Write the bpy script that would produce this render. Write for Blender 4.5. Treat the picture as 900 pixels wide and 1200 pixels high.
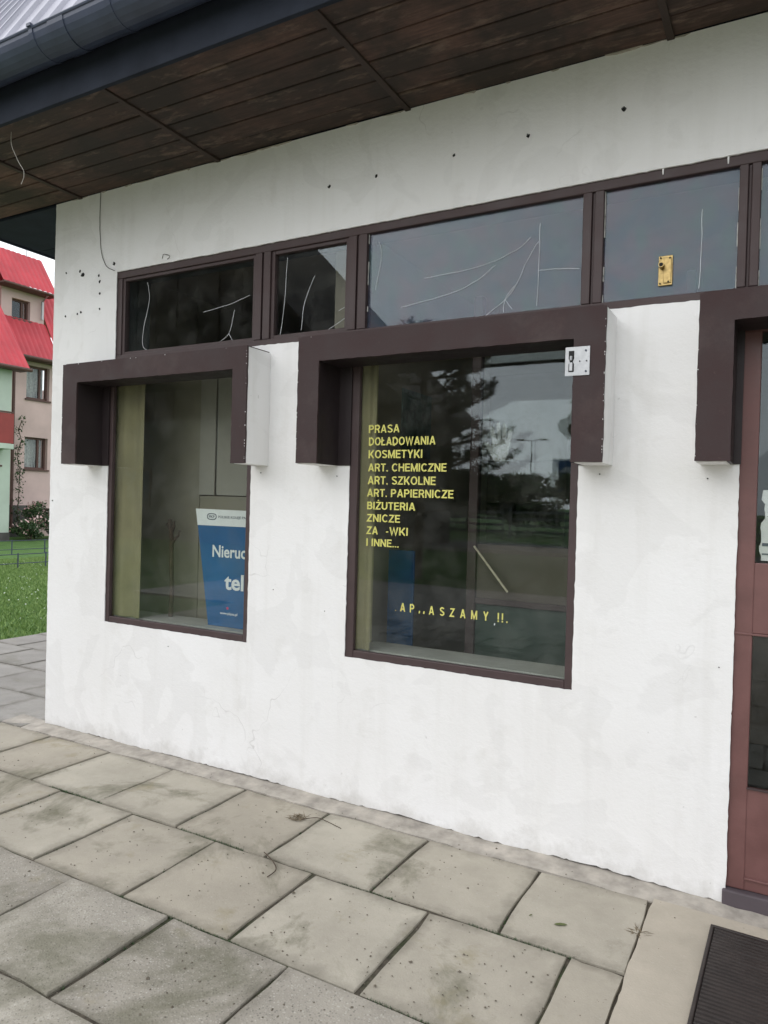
import bpy, bmesh, math, random
import numpy as np
from mathutils import Vector, Matrix, noise
R = math.radians
rnd = random.Random(7)
for o in list(bpy.data.objects): bpy.data.objects.remove(o)
scn = bpy.context.scene
C = scn.collection

# ------------------------------------------------------------------ camera, sky, sun, exposure
yaw, pit, roll = R(-29.159), R(-0.661), R(1.571)
fw = Vector((math.sin(yaw)*math.cos(pit), math.cos(yaw)*math.cos(pit), math.sin(pit)))
r0 = Vector((math.cos(yaw), -math.sin(yaw), 0)); u0 = r0.cross(fw)
rt = math.cos(roll)*r0 + math.sin(roll)*u0; up = -math.sin(roll)*r0 + math.cos(roll)*u0
cam = bpy.data.cameras.new('camera'); co = bpy.data.objects.new('camera', cam); C.objects.link(co)
M = Matrix((rt, up, -fw)).transposed().to_4x4(); M.translation = (0, -2.979, 1.457); co.matrix_world = M
cam.sensor_fit = 'HORIZONTAL'; cam.sensor_width = 36; cam.lens = 36*849.5/900
cam.clip_start = .05; cam.clip_end = 2000
scn.camera = co

w = bpy.data.worlds.new('World'); scn.world = w; w.use_nodes = True
nt = w.node_tree; bg = nt.nodes['Background']
sky = nt.nodes.new('ShaderNodeTexSky'); sky.sky_type = 'NISHITA'; sky.sun_disc = False
SUN_EL, SUN_AZ = R(30), R(214)      # azimuth clockwise from +y: behind the camera
sky.sun_elevation = SUN_EL; sky.sun_rotation = SUN_AZ
sky.air_density = 1.0; sky.dust_density = 1.5; sky.ozone_density = 1.0
hs = nt.nodes.new('ShaderNodeHueSaturation'); hs.inputs['Saturation'].default_value = .14
nt.links.new(sky.outputs[0], hs.inputs['Color']); cloud = nt.nodes.new('ShaderNodeMix'); cloud.data_type = 'RGBA'; cloud.inputs[0].default_value = .72      # even white overcast over the clear sky
cloud.inputs[7].default_value = (7.9, 8.1, 8.55, 1)
nt.links.new(hs.outputs[0], cloud.inputs[6]); nt.links.new(cloud.outputs[2], bg.inputs[0])
bg.inputs[1].default_value = .14
sl = bpy.data.lights.new('sun', 'SUN'); sl.energy = .92; sl.angle = R(80); sl.color = (1, .985, .97)
so = bpy.data.objects.new('sun', sl); C.objects.link(so)
sd = Vector((math.sin(SUN_AZ)*math.cos(SUN_EL), math.cos(SUN_AZ)*math.cos(SUN_EL), math.sin(SUN_EL)))
so.rotation_euler = sd.to_track_quat('Z', 'Y').to_euler(); so.location = (0, -8, 12)
vs = scn.view_settings; vs.view_transform = 'Standard'; vs.look = 'None'; vs.gamma = 1; vs.use_curve_mapping = False
vs.exposure = 0.62

# ------------------------------------------------------------------ materials
class NB:
    def __init__(s, name):
        s.m = bpy.data.materials.new(name); s.m.use_nodes = True; s.t = s.m.node_tree
        s.p = s.t.nodes['Principled BSDF']; s.out = s.t.nodes['Material Output']
    def n(s, typ, **kw):
        nd = s.t.nodes.new('ShaderNode'+typ)
        for k, v in kw.items():
            if hasattr(nd, k) and not k[0].isupper(): setattr(nd, k, v)
            else: nd.inputs[k.replace('_', ' ')].default_value = v
        return nd
    def l(s, a, b): s.t.links.new(a, b); return b
    def coords(s, kind='Object', scale=(1, 1, 1), rand=False):
        tc = s.n('TexCoord'); v = tc.outputs[kind]
        if kind == 'World': v = None
        mp = s.n('Mapping'); mp.inputs['Scale'].default_value = scale; s.l(v, mp.inputs[0])
        if rand:
            oi = s.n('ObjectInfo'); mu = s.n('Math', operation='MULTIPLY'); mu.inputs[1].default_value = 91.7
            s.l(oi.outputs['Random'], mu.inputs[0]); s.l(mu.outputs[0], mp.inputs['Location'])
        return mp.outputs[0]
    def pos(s, scale=(1, 1, 1)):
        g = s.n('NewGeometry'); mp = s.n('Mapping'); mp.inputs['Scale'].default_value = scale; s.l(g.outputs['Position'], mp.inputs[0]); return mp.outputs[0]
    def noise(s, vec, scale, detail=5, rough=.6, dist=0):
        nd = s.n('TexNoise'); nd.inputs['Scale'].default_value = scale; nd.inputs['Detail'].default_value = detail
        nd.inputs['Roughness'].default_value = rough; nd.inputs['Distortion'].default_value = dist; s.l(vec, nd.inputs['Vector']); return nd.outputs['Fac']
    def ramp(s, fac, stops):
        nd = s.n('ValToRGB'); el = nd.color_ramp.elements
        while len(el) < len(stops): el.new(.5)
        for e, (p, c) in zip(el, stops):
            e.position = p; e.color = (c, c, c, 1) if isinstance(c, (int, float)) else (*c, 1)
        s.l(fac, nd.inputs[0]); return nd.outputs[0]
    def mix(s, fac, a, b, mode='MIX'):
        nd = s.n('Mix', data_type='RGBA', blend_type=mode)
        for v, i in ((fac, 0), (a, 6), (b, 7)):
            if hasattr(v, 'is_linked') or hasattr(v, 'links'): s.l(v, nd.inputs[i])
            else: nd.inputs[i].default_value = v if i == 0 else ((*v, 1) if not isinstance(v, (int, float)) else (v, v, v, 1))
        return nd.outputs[2]
    def mul(s, a, b):
        nd = s.n('Math', operation='MULTIPLY')
        for v, i in ((a, 0), (b, 1)):
            if hasattr(v, 'links'): s.l(v, nd.inputs[i])
            else: nd.inputs[i].default_value = v
        return nd.outputs[0]
    def bump(s, h, strength=.3, dist=.01):
        b = s.n('Bump'); b.inputs['Strength'].default_value = strength; b.inputs['Distance'].default_value = dist
        s.l(h, b.inputs['Height']); s.l(b.outputs[0], s.p.inputs['Normal'])
    def done(s, col, rough=.7, metal=0, spec=None):
        if hasattr(col, 'links'): s.l(col, s.p.inputs['Base Color'])
        else: s.p.inputs['Base Color'].default_value = (*col, 1)
        if hasattr(rough, 'links'): s.l(rough, s.p.inputs['Roughness'])
        else: s.p.inputs['Roughness'].default_value = rough
        s.p.inputs['Metallic'].default_value = metal
        if spec is not None: s.p.inputs['Specular IOR Level'].default_value = spec
        return s.m

def simple(name, col, rough=.7, var=.25, scale=8, bump=.1, metal=0, bscale=60, rand=False, spec=None):
    b = NB(name); v = b.pos() if not rand else b.coords('Object', rand=True)
    n = b.noise(v, scale); d = tuple(c*(1-var) for c in col); e = tuple(min(1, c*(1+var*.6)) for c in col)
    c = b.ramp(n, [(.3, d), (.7, e)])
    if bump: b.bump(b.noise(v, bscale, 4), bump, .004)
    return b.done(c, rough, metal, spec)

MT = {}
def plaster():
    b = NB('white_plaster'); v = b.pos()
    big = b.noise(v, .9, 6, .62); mid = b.noise(v, 5, 6, .65, .4); fine = b.noise(v, 45, 5, .7)
    c = b.mix(b.ramp(big, [(.38, 0.), (.68, 1.)]), (.805, .80, .79), (.85, .85, .85))
    c = b.mix(b.mul(b.ramp(mid, [(.56, 0.), (.75, 1.)]), .35), c, (.64, .625, .59))
    # vertical wash marks
    wsh = b.noise(b.pos((9, 9, .7)), 1.2, 4, .6); c = b.mix(b.mul(b.ramp(wsh, [(.52, 0.), (.72, 1.)]), .22), c, (.66, .65, .62))
    # small scuffs and chips of old grey under the paint
    chip = b.noise(v, 26, 3, .55); c = b.mix(b.mul(b.ramp(chip, [(.72, 0.), (.745, 1.)]), .4), c, (.45, .44, .42))
    vc = b.n('TexVoronoi', feature='DISTANCE_TO_EDGE'); vc.inputs['Scale'].default_value = 1.5
    wv = b.n('VectorMath', operation='ADD'); nz = b.n('TexNoise'); nz.inputs['Scale'].default_value = 6; b.l(v, nz.inputs['Vector'])
    sc = b.n('VectorMath', operation='SCALE'); b.l(nz.outputs['Color'], sc.inputs[0]); sc.inputs['Scale'].default_value = .28; b.l(v, wv.inputs[0]); b.l(sc.outputs[0], wv.inputs[1]); b.l(wv.outputs[0], vc.inputs['Vector'])
    crk = b.mul(b.ramp(vc.outputs['Distance'], [(.0, 1.), (.0045, 0.)]), b.ramp(b.noise(v, 1.1, 4, .6), [(.54, 0.), (.62, 1.)]))
    c = b.mix(b.mul(crk, .42), c, (.36, .35, .33))
    pt = b.ramp(b.noise(v, 2.4, 3, .5, 1.2), [(.55, 0.), (.57, 1.)]); c = b.mix(b.mul(pt, .26), c, (.70, .695, .685))     # rolled-over repair patches
    # splashed dirt along the foot, broken by noise
    g = b.n('NewGeometry'); sp = b.n('SeparateXYZ'); b.l(g.outputs['Position'], sp.inputs[0])
    ad = b.n('Math', operation='MULTIPLY_ADD'); b.l(b.noise(v, 7, 6, .7), ad.inputs[0]); ad.inputs[1].default_value = .34; b.l(sp.outputs[2], ad.inputs[2])
    c = b.mix(b.mul(b.ramp(ad.outputs[0], [(.14, 1.), (.25, 0.)]), .42), c, (.38, .36, .32))
    h = b.n('Math', operation='ADD'); b.l(b.mul(mid, .9), h.inputs[0]); b.l(b.mul(fine, .45), h.inputs[1])
    b.bump(h.outputs[0], .55, .007)
    return b.done(c, .85, spec=.25)
MT['plaster'] = plaster()
def painted(name, col, worn, rough=.55):
    b = NB(name); v = b.pos(); n = b.noise(v, 6, 6, .65); n2 = b.noise(v, 55, 4, .7)
    c = b.mix(b.ramp(n, [(.35, 0.), (.7, 1.)]), col, tuple(x*1.35 for x in col))
    c = b.mix(b.mul(b.ramp(b.noise(v, 2.3, 6, .7), [(.55, 0.), (.72, 1.)]), .5), c, worn)
    c = b.mix(b.mul(b.ramp(n2, [(.66, 0.), (.72, 1.)]), .45), c, worn)
    b.bump(n2, .28, .003)
    return b.done(c, b.ramp(n, [(.3, rough-.08), (.7, rough+.15)]))
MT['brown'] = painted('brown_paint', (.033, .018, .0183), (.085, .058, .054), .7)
MT['brown_shaded'] = painted('shaded_hood_brown', (.018, .0115, .0125), (.03, .022, .022), .5)  # hood insides: brown with the shade of the recess darkened into the colour
MT['frame'] = painted('frame_paint', (.05, .031, .031), (.09, .07, .07), .55)
MT['door'] = painted('door_paint', (.135, .062, .057), (.17, .10, .09), .45)
MT['door_dark'] = painted('threshold_paint', (.075, .06, .068), (.16, .15, .15), .7)
MT['olive'] = simple('olive_interior_paint', (.52, .48, .29), .8, .12, 3, .1)
MT['curtain_olive'] = simple('olive_curtain', (.26, .235, .135), .85, .15, 5, .1)
MT['ledge'] = simple('window_ledge_grey', (.36, .36, .33), .6, .2, 5, .1)
MT['room'] = simple('room_paint', (.30, .27, .22), .8, .2, 2, .1)
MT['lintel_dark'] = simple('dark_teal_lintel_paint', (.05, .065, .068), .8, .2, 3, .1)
MT['room_dark'] = simple('room_floor', (.10, .085, .07), .5, .3, 4, .1)
MT['metal_dark'] = simple('gutter_metal', (.045, .058, .095), .4, .25, 7, .05, 0)
MT['fascia'] = simple('fascia_paint', (.022, .027, .040), .8, .3, 5, .15, spec=.2)
MT['roofmetal'] = simple('roof_sheet_metal', (.40, .40, .46), .45, .15, 3, .05)
MT['steel'] = simple('galvanised_steel', (.42, .43, .44), .42, .12, 60, .05, .6)
MT['black'] = simple('black_void', (.012, .012, .012), .8, .2, 9, 0)
MT['brass'] = simple('brass', (.40, .29, .12), .38, .35, 70, .05, .8)
MT['concrete'] = simple('mortar_concrete', (.42, .385, .335), .9, .35, 11, .5, bscale=45)
MT['cable'] = simple('pale_cable', (.42, .40, .36), .6, .2, 9, 0)
MT['cable_dark'] = simple('dark_cable', (.13, .12, .11), .6, .2, 9, 0)
MT['pale_line'] = simple('scratch_reflection_white', (.78, .80, .82), .8, .2, 9, 0)
MT['putty'] = simple('putty', (.62, .62, .58), .8, .4, 30, .1)
MT['yellow'] = simple('yellow_vinyl', (.80, .74, .20), .6, .08, 9, 0)
MT['white'] = simple('white_print', (.80, .83, .83), .6, .04, 9, 0)
MT['grey_print'] = simple('grey_print', (.12, .14, .17), .6, .04, 9, 0)
MT['blue'] = simple('blue_print', (.018, .115, .29), .5, .18, 2.5, 0)
MT['paper'] = simple('white_paper', (.75, .76, .75), .8, .08, 12, .1)
MT['pinkdot'] = simple('red_print', (.55, .06, .16), .6, .04, 9, 0)
MT['bark'] = simple('bark', (.085, .06, .042), .9, .4, 12, .5, bscale=30)
def film_mat():
    b = NB('pale_translucent_film'); tr = b.n('BsdfTransparent'); mx = b.n('MixShader'); b.p.inputs['Base Color'].default_value = (.72, .76, .74, 1); b.p.inputs['Roughness'].default_value = .7
    b.l(b.ramp(b.noise(b.pos(), 40, 4, .6), [(.35, .10), (.65, .24)]), mx.inputs[0]); b.l(tr.outputs[0], mx.inputs[1]); b.l(b.p.outputs[0], mx.inputs[2]); b.l(mx.outputs[0], b.out.inputs[0]); return b.m
MT['hand'] = film_mat()

def glass(name='window_glass', film=None):
    b = NB(name); t = b.t; t.nodes.remove(b.p)
    lw = b.n('LayerWeight'); lw.inputs[0].default_value = .5
    pw = b.n('Math', operation='POWER'); b.l(lw.outputs['Facing'], pw.inputs[0]); pw.inputs[1].default_value = 3.2
    ma = b.n('Math', operation='MULTIPLY_ADD'); b.l(pw.outputs[0], ma.inputs[0]); ma.inputs[1].default_value = .45; ma.inputs[2].default_value = .030
    ma.use_clamp = True
    tr = b.n('BsdfTransparent'); tr.inputs[0].default_value = (.92, .935, .92, 1)
    gl = b.n('BsdfGlossy'); gl.inputs['Roughness'].default_value = 0.0; gl.inputs[0].default_value = (.84, .94, 1, 1)
    bp = b.n('Bump'); bp.inputs['Strength'].default_value = .012; bp.inputs['Distance'].default_value = .02
    b.l(b.noise(b.pos(), 3.0, 2, .5), bp.inputs['Height']); b.l(bp.outputs[0], gl.inputs['Normal'])
    mx = b.n('MixShader'); b.l(ma.outputs[0], mx.inputs[0]); b.l(tr.outputs[0], mx.inputs[1]); b.l(gl.outputs[0], mx.inputs[2])
    # dust film
    df = b.n('BsdfDiffuse'); df.inputs[0].default_value = (.45, .45, .42, 1)
    m2 = b.n('MixShader'); b.l(b.mul(b.ramp(b.noise(b.pos(), 6, 6, .7), [(.45, 0.), (.8, 1.)]), .05), m2.inputs[0])
    b.l(mx.outputs[0], m2.inputs[1]); b.l(df.outputs[0], m2.inputs[2]); b.l(m2.outputs[0], b.out.inputs[0])
    if film:     # old weathered glass: a cloudy bluish film in uneven patches
        n1 = b.noise(b.pos(), 7, 4, .6, .8); n2 = b.noise(b.pos((1, 1, .6)), 17, 3, .6)
        col = b.mix(b.ramp(n1, [(.4, 0.), (.6, 1.)]), (.12, .21, .33), (.30, .23, .34)); col = b.mix(b.ramp(n2, [(.5, 0.), (.65, 1.)]), col, (.17, .30, .34))
        d2 = b.n('BsdfDiffuse'); b.l(col, d2.inputs[0]); m3 = b.n('MixShader')
        b.l(b.mul(b.ramp(b.noise(b.pos(), 4, 5, .65), [(.3, .6), (.7, 1.)]), film), m3.inputs[0]); b.l(m2.outputs[0], m3.inputs[1]); b.l(d2.outputs[0], m3.inputs[2]); b.l(m3.outputs[0], b.out.inputs[0])
        ma.inputs[1].default_value = .30
    return b.m
MT['glass_film'] = glass('weathered_glass', .17)
MT['glass'] = glass()

def soffit_mat():
    b = NB('old_brown_soffit_board'); v = b.coords('Object', (1, 9, 1), rand=True); v2 = b.pos()
    g = b.noise(v, 6, 6, .7, .6); big = b.noise(v2, 2.1, 6, .65)
    oi = b.n('ObjectInfo')
    c = b.mix(oi.outputs['Random'], (.07, .042, .032), (.17, .095, .07))
    c = b.mix(b.ramp(g, [(.35, 0.), (.7, 1.)]), b.mix(1.0, c, (.45, .42, .42), 'MULTIPLY'), c)
    c = b.mix(b.mul(b.ramp(big, [(.42, 0.), (.58, 1.)]), .85), c, (.026, .020, .016))
    c = b.mix(b.mul(b.ramp(b.noise(b.pos((.5, 1.6, 1)), 9, 6, .72), [(.55, 0.), (.68, 1.)]), .55), c, (.22, .155, .115))
    b.bump(g, .4, .004)
    return b.done(c, .75)
MT['soffit'] = soffit_mat()

def slab_mat(name, c0, c1, pebble, moss, rim=.6):
    b = NB(name); v = b.coords('Object', rand=True); w_ = b.pos()
    oi = b.n('ObjectInfo'); n = b.noise(v, 3.2, 7, .68); fine = b.noise(v, 90, 4, .7)
    c = b.mix(oi.outputs['Random'], c0, c1)
    c = b.mix(b.mul(b.ramp(n, [(.35, 1.), (.65, 0.)]), .45), c, tuple(x*.62 for x in c0))
    vo = b.n('TexVoronoi'); vo.inputs['Scale'].default_value = 120; b.l(v, vo.inputs['Vector'])
    peb = b.ramp(vo.outputs['Distance'], [(.0, 1.), (.30, 1.), (.48, 0.)])
    sr = b.n('SeparateColor'); b.l(vo.outputs['Color'], sr.inputs[0])
    pc = b.ramp(sr.outputs[0], [(0, (.10, .095, .085)), (.14, (.22, .205, .18)), (.3, (.33, .31, .27)), (.7, (.40, .375, .325)), (1, (.56, .53, .47))])
    if pebble > .5: c = b.mix(b.mul(peb, pebble*.62), c, pc)
    else: c = b.mix(b.mul(peb, pebble*.5), c, pc)
    spk = b.ramp(b.noise(v, 70, 2, .5), [(.68, 0.), (.72, 1.)]); c = b.mix(b.mul(spk, .45 if pebble > .5 else .2), c, (.56, .53, .48))
    dk = b.ramp(b.noise(v, 38, 2, .5), [(.73, 0.), (.77, 1.)]); c = b.mix(b.mul(dk, .3), c, (.09, .08, .065))
    # blotchy damp and algae with their own outline
    m = b.ramp(b.noise(w_, 1.7, 7, .7, .5), [(.53, 0.), (.66, 1.)])
    c = b.mix(b.mul(m, moss), c, (.10, .10, .055))
    m2 = b.ramp(b.noise(w_, 3.1, 5, .65), [(.6, 0.), (.72, 1.)]); c = b.mix(b.mul(m2, moss*.75), c, (.24, .205, .10))
    # worn, dirt-holding rim (local coordinates, uneven)
    sp = b.n('SeparateXYZ'); tc = b.n('TexCoord'); b.l(tc.outputs['Object'], sp.inputs[0])
    ax = b.n('Math', operation='ABSOLUTE'); b.l(sp.outputs[0], ax.inputs[0]); ay = b.n('Math', operation='ABSOLUTE'); b.l(sp.outputs[1], ay.inputs[0])
    mxx = b.n('Math', operation='MAXIMUM'); b.l(ax.outputs[0], mxx.inputs[0]); b.l(ay.outputs[0], mxx.inputs[1])
    ad = b.n('Math', operation='MULTIPLY_ADD'); b.l(b.noise(v, 9, 6, .7), ad.inputs[0]); ad.inputs[1].default_value = .16; b.l(mxx.outputs[0], ad.inputs[2])
    c = b.mix(b.mul(b.ramp(ad.outputs[0], [(.275, 0.), (.36, 1.)]), rim), c, (.11, .10, .075))
    h = b.n('Math', operation='ADD'); b.l(b.mul(fine, .6), h.inputs[0]); b.l(b.mul(peb, .5*pebble+.05), h.inputs[1])
    b.bump(h.outputs[0], .45, .004)
    return b.done(c, .88, spec=.3)
MT['slab_warm'] = slab_mat('beige_concrete_slab', (.42, .38, .31), (.48, .445, .37), .12, .7)
MT['slab_grey'] = slab_mat('pebbly_grey_slab', (.34, .312, .265), (.49, .455, .39), .85, .6)
MT['slab_side'] = slab_mat('grey_side_slab', (.29, .275, .255), (.36, .345, .32), .25, .3)
def soil():
    b = NB('joint_soil'); v = b.pos(); n = b.noise(v, 30, 5, .7)
    c = b.ramp(n, [(.3, (.035, .03, .022)), (.7, (.13, .11, .08))])
    c = b.mix(b.ramp(b.noise(v, 2.2, 5, .65), [(.5, 0.), (.62, 1.)]), c, b.ramp(n, [(.3, (.018, .024, .010)), (.7, (.05, .065, .022))]))
    b.bump(n, .8, .01); return b.done(c, .95)
MT['soil'] = soil()
def lawn():
    b = NB('lawn'); v = b.pos(); c = b.ramp(b.noise(v, 3, 7, .75), [(.3, (.04, .10, .014)), (.55, (.075, .17, .028)), (.75, (.12, .21, .045))])
    b.bump(b.noise(v, 40, 4, .7), .8, .03); return b.done(c, .9)
MT['lawn'] = lawn()
def leafmat(name, a, b_, rough=.6):
    b = NB(name); g = b.n('NewGeometry'); c = b.ramp(g.outputs['Random Per Island'], [(0, a), (1, b_)])
    return b.done(c, rough)
MT['blade'] = leafmat('grass_blade', (.085, .18, .03), (.25, .36, .10))
MT['leaf'] = leafmat('leaf', (.02, .05, .014), (.06, .12, .03))
MT['needle'] = leafmat('pine_needle', (.012, .03, .014), (.035, .065, .028))
MT['bushleaf'] = leafmat('bush_leaf', (.02, .05, .018), (.07, .12, .04))
MT['flower'] = leafmat('rose_petal', (.55, .28, .28), (.75, .6, .56))
MT['drygrass'] = leafmat('dry_grass', (.10, .075, .04), (.22, .17, .10))
MT['deadleaf'] = simple('fallen_leaf', (.10, .12, .04), .7, .3, 60, .1)
MT['mat'] = simple('rubber_mat', (.034, .026, .023), .55, .4, 9, .3, bscale=120)
MT['pinkwall'] = simple('pink_render', (.62, .47, .44), .9, .12, 1.2, .2)
MT['greenwall'] = simple('pale_green_render', (.50, .59, .50), .9, .1, 1.2, .2)
MT['redroof'] = simple('red_roof_sheet', (.50, .045, .06), .6, .2, 1.5, .05)
MT['redpanel'] = simple('red_balcony_panel', (.30, .045, .04), .6, .2, 2, .05)
MT['housebrown'] = simple('house_window_brown', (.10, .05, .04), .6, .2, 4, .05)
MT['plinth'] = simple('dark_plinth', (.09, .085, .08), .9, .3, 4, .2)
MT['asphalt'] = simple('asphalt', (.09, .09, .09), .9, .3, 3, .4)
MT['timber'] = simple('dark_timber_cladding', (.045, .028, .022), .7, .35, 3, .2)
MT['greyrender'] = simple('grey_render', (.15, .14, .125), .9, .2, 1, .2)
MT['pole'] = simple('lamp_pole', (.16, .17, .17), .5, .2, 4, .05)
MT['curtain'] = simple('lace_curtain', (.5, .5, .48), .9, .3, 12, .1)

# ------------------------------------------------------------------ mesh helpers
class MB:
    def __init__(s): s.v = []; s.f = []; s.m = []
    def face(s, pts, mi=0):
        i = len(s.v); s.v += [tuple(p) for p in pts]; s.f.append(tuple(range(i, i+len(pts)))); s.m.append(mi)
    def box(s, x0, x1, y0, y1, z0, z1, mi=0):
        i = len(s.v); s.v += [(x, y, z) for z in (z0, z1) for y in (y0, y1) for x in (x0, x1)]
        for f in ((0, 2, 3, 1), (4, 5, 7, 6), (0, 1, 5, 4), (2, 6, 7, 3), (0, 4, 6, 2), (1, 3, 7, 5)):
            s.f.append(tuple(i+k for k in f)); s.m.append(mi)
        return s
    def tube(s, pts, r, n=6, mi=0, r1=None):
        pts = [Vector(p) for p in pts]; L = len(pts); base = len(s.v)
        for k, p in enumerate(pts):
            t = (pts[min(k+1, L-1)]-pts[max(k-1, 0)]).normalized()
            a = t.orthogonal().normalized() if abs(t.z) > .9 else t.cross(Vector((0, 0, 1))).normalized(); b = t.cross(a)
            rr = r if r1 is None else r+(r1-r)*k/max(1, L-1)
            for q in range(n):
                an = 2*math.pi*q/n; s.v.append(tuple(p+a*rr*math.cos(an)+b*rr*math.sin(an)))
        for k in range(L-1):
            for q in range(n):
                a0 = base+k*n+q; a1 = base+k*n+(q+1) % n; s.f.append((a0, a1, a1+n, a0+n)); s.m.append(mi)
        s.f.append(tuple(base+q for q in range(n))[::-1]); s.m.append(mi)
        s.f.append(tuple(base+(L-1)*n+q for q in range(n))); s.m.append(mi)
        return s
    def prism(s, pts, axis, a, b, mi=0):
        # polygon of 2D points extruded along an axis between a and b
        def P(p, t): return {'x': (t, p[0], p[1]), 'y': (p[0], t, p[1]), 'z': (p[0], p[1], t)}[axis]
        n = len(pts); i = len(s.v); s.v += [P(p, a) for p in pts]+[P(p, b) for p in pts]
        s.f.append(tuple(range(i, i+n))); s.m.append(mi); s.f.append(tuple(range(i+n, i+2*n))[::-1]); s.m.append(mi)
        for k in range(n):
            j = (k+1) % n; s.f.append((i+k, i+n+k, i+n+j, i+j)); s.m.append(mi)
        return s
    def mesh(s, name, mats, bevel=0, smooth=False, fixn=True):
        me = bpy.data.meshes.new(name); me.from_pydata(s.v, [], s.f)
        for m in (mats if isinstance(mats, (list, tuple)) else [mats]): me.materials.append(MT[m] if isinstance(m, str) else m)
        me.polygons.foreach_set('material_index', s.m)
        if smooth: me.polygons.foreach_set('use_smooth', [True]*len(me.polygons))
        if fixn or bevel:
            bm = bmesh.new(); bm.from_mesh(me)
            if bevel:
                bmesh.ops.remove_doubles(bm, verts=bm.verts, dist=1e-5)
                bmesh.ops.recalc_face_normals(bm, faces=bm.faces)
                ed = [e for e in bm.edges if len(e.link_faces) == 2 and e.calc_face_angle(0) > .5]
                bmesh.ops.bevel(bm, geom=ed, offset=bevel, segments=2, affect='EDGES', profile=.5, material=-1)
            else: bmesh.ops.recalc_face_normals(bm, faces=bm.faces)
            bm.to_mesh(me); bm.free()
        me.update(); return me
    def build(s, name, mats, parent=None, bevel=0, smooth=False, fixn=True):
        return link(name, s.mesh(name, mats, bevel, smooth, fixn), parent)
def smooth(pts, n=5):
    P = [Vector(p) for p in pts]; out = []
    for k in range(len(P)-1):
        p0, p1, p2, p3 = P[max(k-1, 0)], P[k], P[k+1], P[min(k+2, len(P)-1)]
        for q in range(n): t = q/n; out.append(.5*((2*p1)+(p2-p0)*t+(2*p0-5*p1+4*p2-p3)*t*t+(3*p1-p0-3*p2+p3)*t**3))
    return out+[P[-1]]
def link(name, me, parent=None, loc=None):
    o = bpy.data.objects.new(name, me); C.objects.link(o)
    if parent: o.parent = parent
    if loc: o.location = loc
    return o
def tag(o, label=None, cat=None, group=None, kind=None):
    for k, v in (('label', label), ('category', cat), ('group', group), ('kind', kind)):
        if v: o[k] = v
    return o
def empty(name, loc=(0, 0, 0)):
    o = bpy.data.objects.new(name, None); o.empty_display_size = .2; C.objects.link(o); o.location = loc; return o
def bx(name, mat, parent, *a, bevel=.003): return MB().box(*a).build(name, mat, parent, bevel)

def wall_skin(u0, u1, v0, v1, holes, step, fine, P, jit, depth, amp, foot=0.0, seed=1):
    """plaster skin with openings: P(u,v,d) maps to space, d is depth into the wall"""
    rr = random.Random(seed)
    def lines(a, b, cuts, fin):
        xs = set(); x = a
        while x < b-1e-6: xs.add(round(x, 4)); x += step if fin[0] <= x <= fin[1] else step*6
        xs.add(round(b, 4))
        xs = [q for q in xs if all(abs(q-c) > step*.45 for c in cuts)]+[round(c, 4) for c in cuts]+[round(a, 4), round(b, 4)]
        return sorted(set(xs))
    us = lines(u0, u1, [h[0] for h in holes if u0 < h[0] < u1]+[h[1] for h in holes if u0 < h[1] < u1], fine)
    vs_ = lines(v0, v1, [h[2] for h in holes if v0 < h[2] < v1]+[h[3] for h in holes if v0 < h[3] < v1], (v0, v1))
    bm = bmesh.new(); vd = {}
    def gv(i, j):
        if (i, j) not in vd: vd[i, j] = bm.verts.new((us[i], 0, vs_[j]))
        return vd[i, j]
    for i in range(len(us)-1):
        for j in range(len(vs_)-1):
            cu, cv = (us[i]+us[i+1])/2, (vs_[j]+vs_[j+1])/2
            if any(h[0] < cu < h[1] and h[2] < cv < h[3] for h in holes): continue
            bm.faces.new((gv(i, j), gv(i+1, j), gv(i+1, j+1), gv(i, j+1)))
    be = [e for e in bm.edges if len(e.link_faces) == 1]
    for v in {v for e in be for v in e.verts}:
        u, z = v.co.x, v.co.z
        if z <= v0+1e-4 and foot:
            v.co.z = v0+.004+foot*max(0, noise.noise((u*2.3, 3.1, 0))+.25)+foot*.6*rr.random()**3
            continue
        if jit and v0 < z < v1-1e-4:
            v.co.x += rr.uniform(-jit, jit)+jit*noise.noise((u*9, z*9, 5)); v.co.z += rr.uniform(-jit, jit)+jit*noise.noise((u*9, z*9, 9))
    for v in bm.verts:
        if amp: v.co.y = amp*(noise.noise((v.co.x*1.7, v.co.z*1.7, 0))+.5*noise.noise((v.co.x*6, v.co.z*6, 4)))
    ex = bmesh.ops.extrude_edge_only(bm, edges=be)
    for v in [g for g in ex['geom'] if isinstance(g, bmesh.types.BMVert)]: v.co.y = depth
    for v in bm.verts: v.co = P(v.co.x, v.co.z, v.co.y)
    bmesh.ops.recalc_face_normals(bm, faces=bm.faces)
    me = bpy.data.meshes.new('wall'); bm.to_mesh(me); bm.free(); return me

# ------------------------------------------------------------------ ground and pavement
g = MB(); g.face([(-900, -900, -.05), (900, -900, -.05), (900, 900, -.05), (-900, 900, -.05)])
tag(g.build('ground', 'lawn'), 'wide green lawn around the shop', 'ground', kind='structure')
PAVE_L, PAVE_B = -6.8, -5.0
pv = MB(); pv.face([(PAVE_L, PAVE_B, -.009), (6, PAVE_B, -.009), (6, 9, -.009), (PAVE_L, 9, -.009)])
pave = tag(pv.build('pavement', 'soil'), 'concrete slab pavement around the white shop', 'pavement', kind='structure')

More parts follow.
